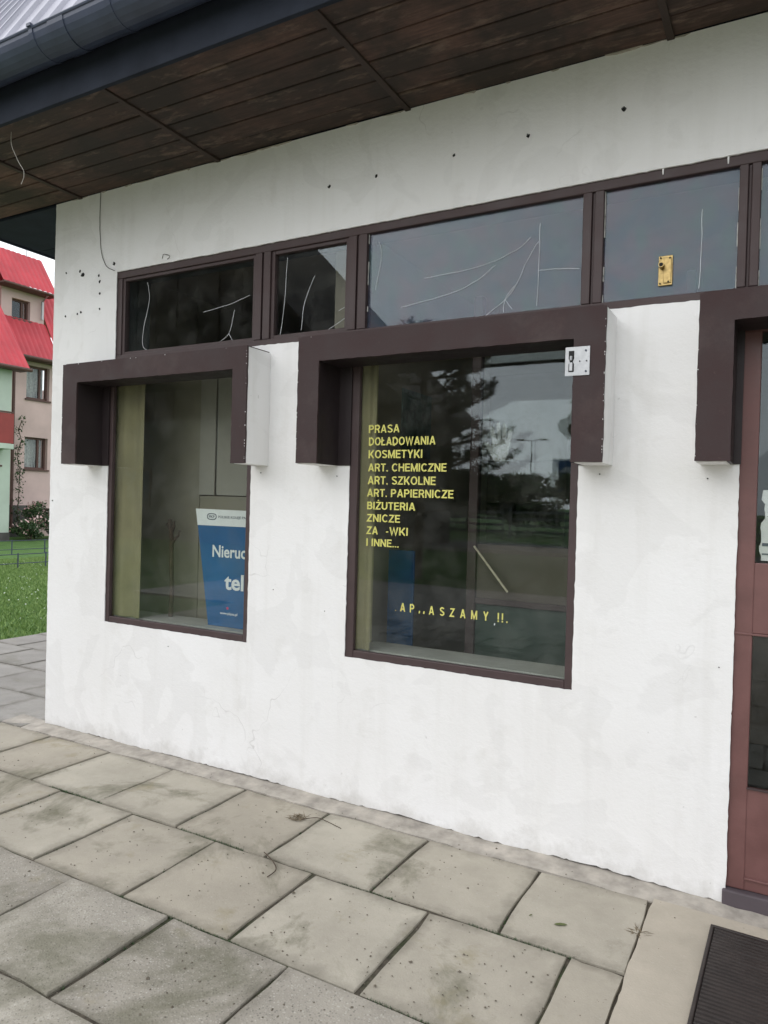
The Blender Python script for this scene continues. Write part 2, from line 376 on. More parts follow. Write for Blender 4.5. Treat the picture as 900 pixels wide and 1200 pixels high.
def slab_mesh(wx, wy, seed):
    rr = random.Random(seed); pts = []
    cs = [(-wx/2, -wy/2), (wx/2, -wy/2), (wx/2, wy/2), (-wx/2, wy/2)]
    for k in range(4):
        a, b = cs[k], cs[(k+1) % 4]
        for t in (0, .22, .47, .74):
            j = .0042 if t else .007; pts.append((a[0]+(b[0]-a[0])*t+rr.uniform(-j, j), a[1]+(b[1]-a[1])*t+rr.uniform(-j, j)))
    m = MB(); n = len(pts); i = 0
    inn = [(x*(1-.009), y*(1-.009)) for x, y in pts]
    m.v = [(x, y, 0) for x, y in inn]+[(x, y, -.003-rr.random()*.003) for x, y in pts]+[(x, y, -.05) for x, y in pts]
    m.f.append(tuple(range(n))); m.m.append(0)
    for k in range(n):
        j = (k+1) % n; m.f.append((k, n+k, n+j, j)); m.m.append(0); m.f.append((n+k, 2*n+k, 2*n+j, n+j)); m.m.append(0)
    return m
slabmeshes = {}
def place_slab(x0, x1, y0, y1, kind, seed):
    gp = .0062
    wx, wy = round(x1-x0-2*gp, 3), round(y1-y0-2*gp, 3)
    if wx < .06 or wy < .05: return
    key = (wx, wy, kind, seed % 4)
    if key not in slabmeshes: slabmeshes[key] = slab_mesh(wx, wy, seed*13+5).mesh('paving_slab', kind)
    o = link('paving_slab', slabmeshes[key], pave, ((x0+x1)/2+rnd.uniform(-.003, .003), (y0+y1)/2+rnd.uniform(-.003, .003), rnd.uniform(-.003, .003)))
    o.rotation_euler = (R(rnd.uniform(-.35, .35)), R(rnd.uniform(-.35, .35)), R(rnd.uniform(-.25, .25)))
ROWS = [(-.125, -.62), (-.62, -1.132), (-1.132, -1.612), (-1.612, -2.11), (-2.11, -2.61), (-2.61, -3.11), (-3.11, -3.61), (-3.61, -4.11), (-4.11, -4.61), (-4.61, -4.99)]
sd_ = 0
for ri, (ya, yb) in enumerate(ROWS):
    off = -3.34 if ri % 2 == 0 else -3.09
    x = off-.502*8
    while x < 2.6:
        a, b = max(x, PAVE_L), x+.502
        lim = -.405 if ri < 2 else 9
        if b > PAVE_L+.1:
            if a < lim: 
                sd_ += 1; place_slab(a, min(b, lim), yb, ya, 'slab_warm' if (ri < 2 and a > -4.5) else ('slab_side' if ri < 2 else 'slab_grey'), sd_)
            elif ri >= 2 and a < 2.6: sd_ += 1; place_slab(a, b, yb, ya, 'slab_grey', sd_)
        x += .502
y = -.125; ri = 1
while y < 4.9:      # path beside the shop's left wall
    x = -4.16 if ri % 2 else -4.16+.25
    while x > PAVE_L:
        b = min(x, -4.115); a = max(x-.502, PAVE_L)
        if b-a > .1: sd_ += 1; place_slab(a, b, y, y+.5, 'slab_side', sd_)
        x -= .502
    y += .5; ri += 1
# mortar strip along the wall foot
def ragged_strip(name, pts_out, pts_in, zt, mat, parent):
    m = MB(); n = len(pts_out)
    for k in range(n-1):
        a, b, c, d = pts_out[k], pts_out[k+1], pts_in[k+1], pts_in[k]
        m.face([(*a, zt[k]-.004), (*b, zt[k+1]-.004), (*c, zt[k+1]+.006), (*d, zt[k]+.006)])
        m.face([(*a, zt[k]-.004), (*a, -.03), (*b, -.03), (*b, zt[k+1]-.004)])
    me = m.mesh(name, mat)
    bm = bmesh.new(); bm.from_mesh(me); bmesh.ops.remove_doubles(bm, verts=bm.verts, dist=1e-5); bm.to_mesh(me); bm.free()
    return link(name, me, parent)
xs = np.arange(-4.35, 1.3, .045)
ragged_strip('mortar_strip', [(x, -.118+.014*noise.noise((x*5, 0, 0))+.008*noise.noise((x*31, 2, 0))) for x in xs], [(x, .03) for x in xs],
             [.002+.006*noise.noise((x*4, 7, 0))+.004*noise.noise((x*22, 3, 0)) for x in xs], 'concrete', pave)
# concrete landing in front of the door
L = MB(); ys = np.arange(-1.125, -.095, .03)
le = [(-.402+.010*noise.noise((0, y*6, 2))+.004*noise.noise((0, y*40, 5)), y) for y in ys]
m_ = [(*p, .003) for p in le]+[(1.55, ys[-1], .003), (1.55, ys[0], .003)]
L.face(m_[::-1]); 
for k in range(len(m_)): a, b = m_[k], m_[(k+1) % len(m_)]; L.face([a, b, (b[0], b[1], -.04), (a[0], a[1], -.04)])
L.build('concrete_landing', slab_mat('landing_concrete', (.49, .44, .36), (.49, .44, .36), .08, .12, 0), pave)

# ------------------------------------------------------------------ the shop
shop = empty('shop_building', (0, 0, 0))
tag(shop, 'low white plastered shop with brown window hoods and dark wooden eaves', 'building')
XL, XR, ZT, DEP = -4.09, 4.1, 3.285, 5.0
W1 = (-3.56, -2.468, .706, 2.19); W2 = (-1.86, -.757, .711, 2.19); DR = (-.163, .985, -.01, 2.19); TR = (-3.52, .985, 2.262, 2.79)
me = wall_skin(XL, XR, 0.0, ZT, [W1, W2, DR, TR], .022, (-4.2, 1.2), lambda u, v, d: (u, d, v), .0014, .0045, .0022, .012, 3)
me.materials.append(MT['plaster']); front = link('front_wall', me, shop)
# wall body behind the plaster, with window reveals
cb = MB(); Y0, Y1 = .062, .26
for x0, x1 in ((XL+.01, W1[0]), (W1[1], W2[0]), (W2[1], DR[0]), (DR[1], XR)): cb.box(x0, x1, Y0, Y1, 0, 2.19)
for h in (W1, W2): cb.box(h[0], h[1], Y0, Y1, 0, h[2])
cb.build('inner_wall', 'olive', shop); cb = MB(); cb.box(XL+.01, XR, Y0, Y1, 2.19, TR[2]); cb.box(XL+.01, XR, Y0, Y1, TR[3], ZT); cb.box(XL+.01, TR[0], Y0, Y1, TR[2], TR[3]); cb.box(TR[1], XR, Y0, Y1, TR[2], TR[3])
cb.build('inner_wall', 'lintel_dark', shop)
pl = MB(); pl.box(XL+.02, DR[0]-.002, .012, .055, -.03, .09); pl.build('wall_foot', 'plinth', shop)
bx('side_wall', 'plaster', shop, XL, XL+.25, .003, DEP, 0, ZT-.002, bevel=0)
bx('side_wall', 'plaster', shop, XR-.25, XR, .006, DEP, 0, ZT-.002, bevel=0)
bx('rear_wall', 'plaster', shop, XL+.25, XR-.25, DEP-.25, DEP, 0, ZT-.002, bevel=0)
bx('floor', 'room_dark', shop, XL+.25, XR-.25, Y1, DEP-.25, -.02, .05, bevel=0)
bx('ceiling', 'room', shop, XL+.25, XR-.25, Y1, DEP-.25, 2.92, 3.0, bevel=0)
rm = MB(); rm.box(XL+.25, XL+.262, Y1, DEP-.25, .05, 2.92); rm.box(XR-.262, XR-.25, Y1, DEP-.25, .05, 2.92); rm.box(XL+.262, XR-.262, DEP-.262, DEP-.25, .05, 2.92)
rm.build('room_lining', 'room', shop)
bx('partition_wall', 'room', shop, -2.14, -2.04, Y1, 2.3, .05, 2.92, bevel=0)

def frame_bars(parent, o, wl, wr, wt, wb, y0, y1, mat, lip=.014):
    x0, x1, z0, z1 = o
    for a in ((x0-lip, x0+wl, y0, y1, z0-lip, z1+lip), (x1-wr, x1+lip, y0, y1, z0-lip, z1+lip), (x0+wl, x1-wr, y0+.001, y1, z0-lip, z0+wb), (x0+wl, x1-wr, y0+.001, y1, z1-wt, z1+lip)):
        bx('frame_bar', mat, parent, *a, bevel=.004)
def pane(parent, x0, x1, z0, z1, y, mat='glass'): return bx('pane', mat, parent, x0, x1, y, y+.005, z0, z1, bevel=0)

def ledge(parent, h):
    bx('window_ledge', 'ledge', parent, h[0]+.003, h[1]-.003, .063, .285, h[2]-.0, h[2]+.034, bevel=.004)
win1 = tag(empty('shop_window'), 'shop window with the blue board behind it', None); win1.parent = shop
win2 = tag(empty('shop_window'), 'shop window with yellow lettering', None); win2.parent = shop
for wn, h in ((win1, W1), (win2, W2)):
    frame_bars(wn, h, .026 if h is W1 else .042, .034, .05, .034, .007, .034, 'frame')
    pane(wn, h[0]+.02, h[1]-.03, h[2]+.03, h[3]-.045, .026); ledge(wn, h)

def curtain(parent, x0, x1, z0, z1, y, seed):
    m = MB(); n = 26; q = random.Random(seed); ph = q.uniform(0, 6)
    pr = [(x0+(x1-x0)*k/n, y+.008*math.sin(ph+k*.42)+.004*k/n) for k in range(n+1)]
    for k in range(n):
        a, b = pr[k], pr[k+1]; m.face([(a[0], a[1], z0), (b[0], b[1], z0), (b[0]+.006, b[1], z1), (a[0]+.006, a[1], z1)])
    o = m.build('curtain', 'curtain_olive', parent, smooth=True, fixn=False)
    bx('curtain_rail', 'curtain_olive', parent, x0-.0, x0+1.06, y+.012, y+.02, z1-.0, z1+.012, bevel=.002)
curtain(win1, W1[0]+.004, -3.317, W1[2]+.036, 2.125, .047, 1); curtain(win2, W2[0]+.004, -1.75, W2[2]+.036, 2.125, .047, 4)

# ---- transom strip
trn = empty('transom_window'); trn.parent = shop
bx('frame_bar', 'frame', trn, TR[0]-.012, TR[1]+.012, .007, .06, 2.747, TR[3]+.012, bevel=.004)
bx('frame_bar', 'frame', trn, TR[0]-.012, TR[1]+.012, .006, .06, TR[2]-.012, 2.294, bevel=.004)
bx('frame_bar', 'frame', trn, TR[0]-.012, -3.482, .008, .06, 2.294, 2.747, bevel=.004)
bx('frame_bar', 'frame', trn, .945, TR[1]+.012, .008, .06, 2.294, 2.747, bevel=.004)
MULL = [(-2.478, -2.376), (-1.902, -1.797), (-.772, -.686), (-.196, -.122)]
for a, b in MULL:
    m = MB().box(a+.001, (a+b)/2-.006, .004, .06, 2.294, 2.747); m.box((a+b)/2+.006, b-.001, .004, .06, 2.294, 2.747); m.box((a+b)/2-.006, (a+b)/2+.006, .016, .06, 2.294, 2.747)
    m.build('mullion', 'frame', trn, .003)
PX = [(-3.482, -2.478), (-2.376, -1.902), (-1.797, -.772), (-.686, -.196), (-.122, .945)]
for k, (a, b) in enumerate(PX):
    if k < 2:   # opening casements with their own slim bars
        m = MB().box(a, a+.02, .016, .05, 2.294, 2.747).box(b-.02, b, .016, .05, 2.294, 2.747).box(a+.02, b-.02, .017, .05, 2.294, 2.312).box(a+.02, b-.02, .017, .05, 2.729, 2.747)
        m.build('casement_bar', 'frame', trn, .002); pane(trn, a+.012, b-.012, 2.302, 2.739, .034)
    else:
        pane(trn, a, b, 2.294, 2.747, .026, 'glass_film')
        m = MB(); rr = random.Random(k)      # putty bead with gaps
        for (p, q) in (((a, 2.294), (a, 2.747)), ((b, 2.294), (b, 2.747)), ((a, 2.294), (b, 2.294))):
            t = 0
            while t < 1:
                dt = rr.uniform(.03, .2)
                if rr.random() < .6:
                    x0, z0 = p[0]+(q[0]-p[0])*t, p[1]+(q[1]-p[1])*t; t2 = min(1, t+dt); x1, z1 = p[0]+(q[0]-p[0])*t2, p[1]+(q[1]-p[1])*t2; e = .0028*rr.uniform(.5, 1.2)
                    m.box(min(x0, x1)-e, max(x0, x1)+e, .022, .0255, min(z0, z1)-e, max(z0, z1)+e)
                t += dt
        m.build('putty', 'putty', trn)['kind'] = 'stuff'

# ---- pixel -> wall plane (finds where a mark seen in the photo lies on the wall)
def wallpt(px, py, Y=0.0):
    d = fw+(px-450)/849.5*rt-(py-600)/849.5*up; t = (Y+2.979)/d.y
    return d.x*t, 1.457+d.z*t
def wpoly(pts, Y, r, name, mat, parent, sub=6):
    P = [Vector((wallpt(*p, Y)[0], Y, wallpt(*p, Y)[1])) for p in pts]; out = []
    for k in range(len(P)-1):
        p0, p1, p2, p3 = P[max(k-1, 0)], P[k], P[k+1], P[min(k+2, len(P)-1)]
        for q in range(sub):
            t = q/sub; out.append(.5*((2*p1)+(p2-p0)*t+(2*p0-5*p1+4*p2-p3)*t*t+(3*p1-p0-3*p2+p3)*t**3))
    out.append(P[-1])
    rr = random.Random(len(out)*3+int(r*1e6)); out = [v+Vector((rr.uniform(-1, 1), 0, rr.uniform(-1, 1)))*.0012 for v in out]
    return MB().tube(out, r, 5).build(name, mat, parent)
CR = [[(497, 326), (560, 313), (605, 293), (622, 278)], [(566, 372), (598, 345), (618, 305), (631, 283)], [(590, 366), (592, 350), (603, 335)], [(470, 360), (525, 345), (560, 328), (580, 311)],
      [(633, 262), (632, 300), (629, 358)], [(632, 317), (655, 315), (679, 315)], [(440, 340), (447, 300), (444, 283)], [(592, 351), (600, 362)],
      [(173, 331), (175, 352), (168, 388), (170, 409), (198, 412)], [(238, 366), (268, 357), (293, 346)], [(275, 363), (268, 391), (252, 404)], [(268, 391), (275, 403)],
      [(337, 302), (333, 359), (328, 394)], [(369, 323), (357, 355), (353, 387)], [(366, 391), (383, 387), (404, 373)], [(397, 364), (404, 360)], [(823, 245), (822, 290), (819, 338)]]  # last stroke is a pale reflection painted as a line
for c in CR: wpoly(c, .0245, .0011, 'scratch_and_reflection', 'pale_line', trn)

# ---- window hoods
def hood(x0, x1, z0, z1, ix0, ix1, iz, pr, op, label):
    h = tag(empty('window_hood'), label); h.parent = shop
    # white plaster box: outer cheeks, feet and top
    t = .012
    m = MB().box(x0+.001, ix0-t, -pr+t, .001, z0, iz+.02).box(ix1+t, x1-.001, -pr+t, .001, z0, iz+.02).box(x0+.001, x1-.001, -pr+t, .001, iz+.02, z1-.001)
    m.build('hood_box', 'plaster', h, .003)
    pts = [(x0, z0+.003), (ix0, z0+.003), (ix0, iz), (ix1, iz), (ix1, z0+.003), (x1, z0+.003), (x1, z1), (x0, z1)]
    rr = random.Random(int(x0*1000)); jp = []      # painted face with a slightly wavering outline
    for k in range(8):
        a, b = pts[k], pts[(k+1) % 8]; n = max(2, int((abs(a[0]-b[0])+abs(a[1]-b[1]))/.03))
        for q in range(n): tt = q/n; jp.append((a[0]+(b[0]-a[0])*tt+rr.uniform(-.0014, .0014), a[1]+(b[1]-a[1])*tt+rr.uniform(-.0014, .0014)))
    MB().prism(jp, 'y', -pr, -pr+t-.0005).build('hood_face', 'brown', h)
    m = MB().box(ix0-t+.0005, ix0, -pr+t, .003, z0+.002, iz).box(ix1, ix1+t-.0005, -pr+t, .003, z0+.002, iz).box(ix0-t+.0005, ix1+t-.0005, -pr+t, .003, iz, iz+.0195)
    m.build('hood_lining', 'brown_shaded', h)
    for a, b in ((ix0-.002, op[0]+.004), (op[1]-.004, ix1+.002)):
        if b-a > .004: MB().box(a, b, -.0045, .003, z0+.002, iz+.01).build('hood_back', 'brown_shaded', h)
    m = MB(); q = random.Random(int(x1*777))
    for _ in range(26):
        sd2 = q.choice((0, 0, 0, 1, 2)); c_ = q.uniform(.0006, .0022); zz = q.uniform(z0+.02, z1-.02); xx = q.uniform(x0+.02, x1-.02)
        cx_, cz_ = ((x1-.002, zz), (x0+.002, zz), (xx, z1-.002), (q.choice((x0+.05, x1-.06, ix0, ix1)), q.uniform(z0, iz)))[sd2]
        m.prism([(cx_+c_*q.uniform(.5, 1.3)*math.cos(a), cz_+c_*1.5*q.uniform(.5, 1.3)*math.sin(a)) for a in (0, 1.2, 2.4, 3.6, 4.9)], 'y', -pr-.0016, -pr+.001)
    m.build('paint_chips', 'plaster', h)['kind'] = 'stuff'
    m = MB().box(x0+.012, x1-.012, -pr+t, -.001, z1-.001, z1+.006); m.build('hood_top', 'brown', h)
    return h
hood(-3.735, -2.353, 1.636, 2.217, -3.612, -2.444, 2.108, .19, W1, 'brown hood over the window with the blue board')
hd2 = hood(-2.043, -.62, 1.634, 2.228, -1.925, -.741, 2.112, .19, W2, 'brown hood over the window with yellow lettering')
hood(-.298, 1.12, 1.636, 2.234, -.183, 1.0, 2.13, .19, DR, 'brown hood over the door')

# ---- marks and fittings on the wall
rr = random.Random(5)
HO = [(-2.02, 3.008, 1), (-1.754, 3.01, 1), (-1.354, 3.023, .9), (-1.012, 3.034, 1.1), (-.62, 3.052, 1.1), (-3.545, 2.84, 1.3), (-3.976, 2.84, .8), (-3.824, 2.81, 1.7), (-3.848, 2.834, 1), (-3.677, 2.786, .9), (-3.668, 2.749, 1.1),
      (-3.666, 2.677, 1.1), (-3.663, 2.584, .8), (-3.832, 2.581, .9), (-3.863, 2.574, .8), (-3.975, 2.57, .8), (-.27, 1.585, .35), (-.67, 1.60, .35), (-1.93, 1.585, .35), (-2.40, 1.60, .35), (-.21, .88, .3), (-2.3, 1.0, .3), (-1.98, .92, .3), (-3.03, .62, .3), (-4.06, 1.42, .6)]
for x, z, s in HO:
    m = MB(); n = 9; ro = .0085*s
    o_ = [(x+ro*(1+rr.uniform(-.3, .3))*math.cos(k*2*math.pi/n), z+ro*(1+rr.uniform(-.3, .3))*math.sin(k*2*math.pi/n)) for k in range(n)]
    i_ = [(x+(a-x)*.55, z+(b-z)*.55) for a, b in o_]
    for k in range(n):
        j = (k+1) % n
        m.face([(o_[k][0], -.0015, o_[k][1]), (o_[j][0], -.0015, o_[j][1]), (i_[j][0], -.005, i_[j][1]), (i_[k][0], -.005, i_[k][1])])
    m.face([(a, -.0035, b) for a, b in i_]); m.build('painted_drill_hole', 'black', shop, fixn=False)  # drill hole: its dark inside painted as a raised black disc
wpoly([(118, 226), (117, 262), (119, 296), (125, 312), (134, 317)], -.006, .0022, 'cable', 'cable_dark', shop)
wpoly([(16, 134), (13, 165), (19, 184), (28, 202), (25, 216)], -.70, .0018, 'hanging_wire', 'cable', shop)
wpoly([(190, 303), (192, 298), (199, 300), (196, 304)], -.004, .0016, 'cable', 'cable_dark', shop)

sp = tag(empty('lock_plate', (-.7265, -.1915, 2.0225)), 'steel lock plate on the hood corner'); sp.parent = shop; sp.scale = (.855, 1, .94)
m = MB().box(-.052, .058, -.002, .001, -.058, .06); m.build('plate', 'steel', sp, .001)
m = MB().prism([(-.036, -.042), (-.012, -.042), (-.012, -.01), (-.018, .0), (-.012, .012), (-.012, .044), (-.036, .044), (-.036, .012), (-.03, 0), (-.036, -.01)], 'y', -.0035, -.0015); m.build('slot', 'black', sp)
m = MB().box(-.031, -.017, -.009, -.0038, -.038, -.004).tube([(-.024, -.008, .004), (-.024, -.008, .022)], .006, 8); m.build('latch', 'steel', sp, .001)
for q in ((.04, .042), (.042, -.042), (.014, .0), (.044, .0)): MB().tube([(q[0], -.0045, q[1]), (q[0], -.0021, q[1])], .0045 if abs(q[1]) > .01 else .003, 10).build('screw', 'black' if abs(q[1]) < .01 else 'metal_dark', sp)
bh = tag(empty('handle_plate', (-.447, .0225, 2.395)), 'brass handle plate on the upper pane'); bh.parent = shop
MB().box(-.026, .026, -.004, .002, -.058, .058).build('plate', 'brass', bh, .0015)
MB().box(-.006, .022, -.008, -.0042, -.05, .05).build('raised_panel', 'brass', bh, .002)
MB().tube([(-.012, -.004, .016), (-.012, -.035, .016)], .0105, 12).build('collar', 'brass', bh)
MB().tube([(-.012, -.0352, .016), (-.012, -.0362, .016)], .0075, 12).build('bore', 'black', bh)
for qx, qz in ((-.018, .05), (.016, .046), (-.018, -.05), (.012, -.045)): MB().tube([(qx, -.0095, qz), (qx, -.003, qz)], .0034, 8).build('screw', 'black', bh)

# ---- door
door = tag(empty('shop_door'), 'red brown glazed double door'); door.parent = shop
D0, D1 = DR[0]-.012, DR[1]+.012
bx('threshold', 'door_dark', door, D0, D1, -.012, .12, 0, .062, bevel=.006)
bx('door_head', 'door', door, D0, D1, .012, .06, 2.13, 2.20, bevel=.004)
for s, (a, b) in enumerate(((D0, .411), (.416, D1))):
    bx('stile', 'door', door, a, a+(.072 if s == 0 else .066), .014, .056, .064, 2.13, bevel=.004)
    bx('stile', 'door', door, b-.07, b, .0145, .056, .064, 2.13, bevel=.004)
    xa, xb = a+.072, b-.07
    bx('bottom_panel', 'door', door, xa-.004, xb+.004, .018, .05, .064, .44, bevel=.003)
    bx('bottom_rail', 'door', door, xa-.002, xb+.002, .010, .03, .105, .113, bevel=.002)
    bx('middle_panel', 'door', door, xa-.004, xb+.004, .018, .05, 1.016, 1.276, bevel=.003)
    bx('middle_rail', 'door', door, xa-.07 if s == 0 else xa, xb+.002, .0105, .03, 1.008, 1.016, bevel=.002)
    bx('glazing_bead', 'frame', door, xa-.003, xb+.003, .012, .024, .440, .446, bevel=.001)
    pane(door, xa-.003, xb+.003, .446, 1.008, .034); pane(door, xa-.003, xb+.003, 1.276, 2.13, .034)
MB().tube([(.47, -.05, 1.05), (.37, -.05, 1.05)], .009, 10).tube([(.47, .012, 1.05), (.47, -.05, 1.05)], .009, 10).build('door_handle', 'steel', door)
m = MB(); rr = random.Random(2); n = 16
pts = [(-.088+rr.uniform(-.004, .004)+(.012 if 1.44 < z < 1.5 else 0), z) for z in np.linspace(1.285, 1.545, n)]+[(.12, 1.55), (.12, 1.28)]
m.prism(pts, 'y', .041, .0416); pp = m.build('paper_notice', 'paper', door)
for z0, z1 in ((1.338, 1.350), (1.306, 1.312)): bx('printed_line', 'grey_print', pp, -.082, .11, .0402, .0406, z0, z1, bevel=0)

# ---- eaves: soffit boards, battens, fascia, gutters, roof
EY, EX = -.775, -4.97
sof = empty('soffit'); sof.parent = shop
bx('soffit_backing', 'fascia', sof, EX+.02, 4.6, EY+.01, -.002, ZT+.016, ZT+.03, bevel=0)
BX = [-4.97, -3.85, -2.74, -1.59, -.45, .68, 1.8, 2.93, 4.05]
np_ = 6; pw_ = (-EY-.004)/np_
plank_cache = {}
for k in range(len(BX)-1):
    for r_ in range(np_):
        L_ = BX[k+1]-BX[k]-.012; wv = rnd.uniform(-.0015, .0015)
        m = MB().box(-L_/2, L_/2, -pw_/2+.0042, pw_/2-.0042, 0, .014)
        o = m.build('plank', 'soffit', sof, .003); o.location = ((BX[k]+BX[k+1])/2, -.004-pw_*(r_+.5), ZT+rnd.uniform(-.003, .003)); o.rotation_euler = (R(rnd.uniform(-1.6, 1.6)), R(rnd.uniform(-.12, .12)), 0)
for x in BX[1:]: bx('batten', 'timber', sof, x-.014, x+.014, EY+.004, -.003, ZT-.011, ZT+.012, bevel=.002)
# left overhang behind the wall line: dark painted boards along the side
y = .004
while y < DEP+.6:
    bx('side_board', 'fascia', sof, EX+.004, XL-.003, y, y+.495, ZT-.012, ZT+.004, bevel=.003); y += .5
bx('fascia_board', 'fascia', sof, EX-.02, 4.6, EY-.022, EY, ZT-.02, 3.49, bevel=.003)
bx('fascia_board', 'fascia', sof, EX-.024, EX, EY, DEP+.7, ZT-.022, 3.49, bevel=.003)
# crumbling mortar along the wall top
m = MB(); rr = random.Random(9); x = XL+.02
while x < 1.5:
    l_ = rr.uniform(.02, .16)
    if rr.random() < .3: m.prism([(x, ZT-.002), (x+l_, ZT-.002), (x+l_*.8, ZT-rr.uniform(.003, .009)), (x+l_*.3, ZT-rr.uniform(.003, .010))], 'y', -rr.uniform(.004, .010), .0)
    x += l_*.9
m.build('mortar_crumbs', 'concrete', sof)['kind'] = 'stuff'
q_ = [(float(x), 2.7905-.0035-.006*max(0, noise.noise((x*7, 1, 0)))-.004*max(0, noise.noise((x*37, 5, 0)))) for x in np.arange(-3.515, .98, .012)]
MB().prism([(-3.515, 2.80)]+q_+[(.98, 2.80)], 'y', -.003, .0062).build('plaster_lip', 'plaster', trn)
for dx, dz in ((-.465, .035), (-.235, .04)): MB().prism([(dx-.004, 2.80), (dx+.004, 2.80), (dx+.0022, 2.80-dz), (dx-.0018, 2.80-dz)], 'y', .002, .006).build('paint_drip', 'plaster', trn)

roof = empty('roof'); roof.parent = shop
gr = .092
def gutter(axis, c, z, a, b):
    m = MB(); n = 12; out = []
    arc = [(math.cos(math.pi+math.pi*k/n), math.sin(math.pi+math.pi*k/n)) for k in range(n+1)]
    ring = [(c+gr*p, z+gr*q) for p, q in arc]+[(c+(gr-.006)*p, z+(gr-.006)*q) for p, q in arc[::-1]]
    m.prism(ring, axis, a, b)
    tube = [(a, c-gr+.003, z), (b, c-gr+.003, z)] if axis == 'x' else [(c-gr+.003, a, z), (c-gr+.003, b, z)]
    m.tube(tube, .009, 8)
    return m.build('gutter', 'metal_dark', roof)
GC = EY-.022-gr; gutter('x', GC, 3.485, EX-.2, 4.6); gutter('y', EX-.024-gr, 3.485, EY, DEP+.7)
x = -5.0+.13
while x < 4.5:
    m = MB(); n = 12; ro, ri = gr+.004, gr+.0008
    ring = [(GC+ro*math.cos(math.pi+math.pi*k/n), 3.487+ro*math.sin(math.pi+math.pi*k/n)) for k in range(n+1)]+[(GC+ri*math.cos(math.pi+math.pi*(n-k)/n), 3.487+ri*math.sin(math.pi+math.pi*(n-k)/n)) for k in range(n+1)]
    m.prism(ring, 'x', x-.013, x+.013); m.box(x-.013, x+.013, GC-gr-.013, GC-gr+.012, 3.486, 3.499); m.build('gutter_bracket', 'metal_dark', roof); x += .482
for x in (-2.78, -.4, 2.0):
    m = MB(); n = 12; ro, ri = gr+.003, gr+.0005
    ring = [(GC+ro*math.cos(math.pi+math.pi*k/n), 3.484+ro*math.sin(math.pi+math.pi*k/n)) for k in range(n+1)]+[(GC+ri*math.cos(math.pi+math.pi*(n-k)/n), 3.484+ri*math.sin(math.pi+math.pi*(n-k)/n)) for k in range(n+1)]
    m.prism(ring, 'x', x-.05, x+.05); m.build('gutter_joint', 'metal_dark', roof)
# ribbed sheets: front and left slopes at 60 degrees
TH = R(59.5); RZ0 = 3.50; RISE = 1.9; RUN = RISE/math.tan(TH)
def ribbed_sheet(name, L0, L1, P, pitch=.183, mat='roofmetal', rib=.02, par=None, cut=None):
    m = MB(); x = L0; prof = []
    while x < L1-1e-6:
        for dx, h in ((0, 0), (pitch-.045, 0), (pitch-.034, rib), (pitch-.011, rib)): 
            if x+dx <= L1: prof.append((x+dx, h))
        x += pitch
    prof.append((L1, 0))
    for k in range(len(prof)-1):
        (a, h0), (b, h1) = prof[k], prof[k+1]
        m.face([P(a, 0, h0), P(b, 0, h1), P(b, 1, h1), P(a, 1, h0)])
    return m.build(name, mat, par, fixn=False)
def PF(x, t, h):
    xx = x if t == 0 else max(x, EX+RUN) if x < 4 else x
    return (xx, EY-.035+RUN*t-h*math.sin(TH), RZ0+RISE*t+h*math.cos(TH))
x = EX
while x < 4.5: ribbed_sheet('roof_sheet', x, min(x+.183*6, 4.6), PF, par=roof); x += .183*6
y = EY-.03
def PS(y, t, h): return (EX-.035+RUN*t-h*math.sin(TH), max(y, EY+RUN) if t else y, RZ0+RISE*t+h*math.cos(TH))
while y < DEP: ribbed_sheet('roof_sheet', y, y+.183*6, PS, par=roof); y += .183*6
bx('roof_deck', 'fascia', roof, EX+RUN-.03, 4.6, EY+RUN-.03, DEP+.7, RZ0+RISE-.02, RZ0+RISE+.05, bevel=0)
bx('roof_core', 'fascia', roof, EX+.3, 4.6, EY+.3, DEP+.7, ZT+.05, RZ0-.05, bevel=0)
m = MB(); m.tube([(EX-.03, EY-.03, RZ0+.01), (EX-.03+RUN, EY-.03+RUN, RZ0+RISE+.01)], .035, 8); m.build('hip_cap', 'roofmetal', roof)

# ------------------------------------------------------------------ lettering
_H = None
def text_mesh(body, bold=.012):
    cu = bpy.data.curves.new('t', 'FONT'); cu.body = body; cu.size = 1; cu.offset = bold; cu.resolution_u = 3; cu.extrude = .006
    o = bpy.data.objects.new('t', cu); C.objects.link(o)
    dg = bpy.context.evaluated_depsgraph_get(); dg.update()
    me = bpy.data.meshes.new_from_object(o.evaluated_get(dg)); bpy.data.objects.remove(o); bpy.data.curves.remove(cu)
    return me
def cap_h():
    me = text_mesh('H'); zs = [v.co.y for v in me.vertices]; return max(zs)-min(zs)
CAP = cap_h()
def lettering(body, x, y, z, width, cap, mat, parent, bold=.012, name='lettering', shear=0, thick=.0005, center=False):
    me = text_mesh(body, bold); xs = [v.co.x for v in me.vertices]; x0, x1 = min(xs), max(xs)
    s = cap/CAP; sx = width/(x1-x0) if width else s
    for v in me.vertices:
        px, py, pz = v.co; pxx = (px-x0)*sx
        if center: pxx -= (x1-x0)*sx/2
        v.co = (x+pxx, y-(thick if pz > 0 else 0), z+py*s+pxx*shear)
    me.materials.clear(); me.materials.append(MT[mat]); me.update()
    return link(name, me, parent)
YG = .0272
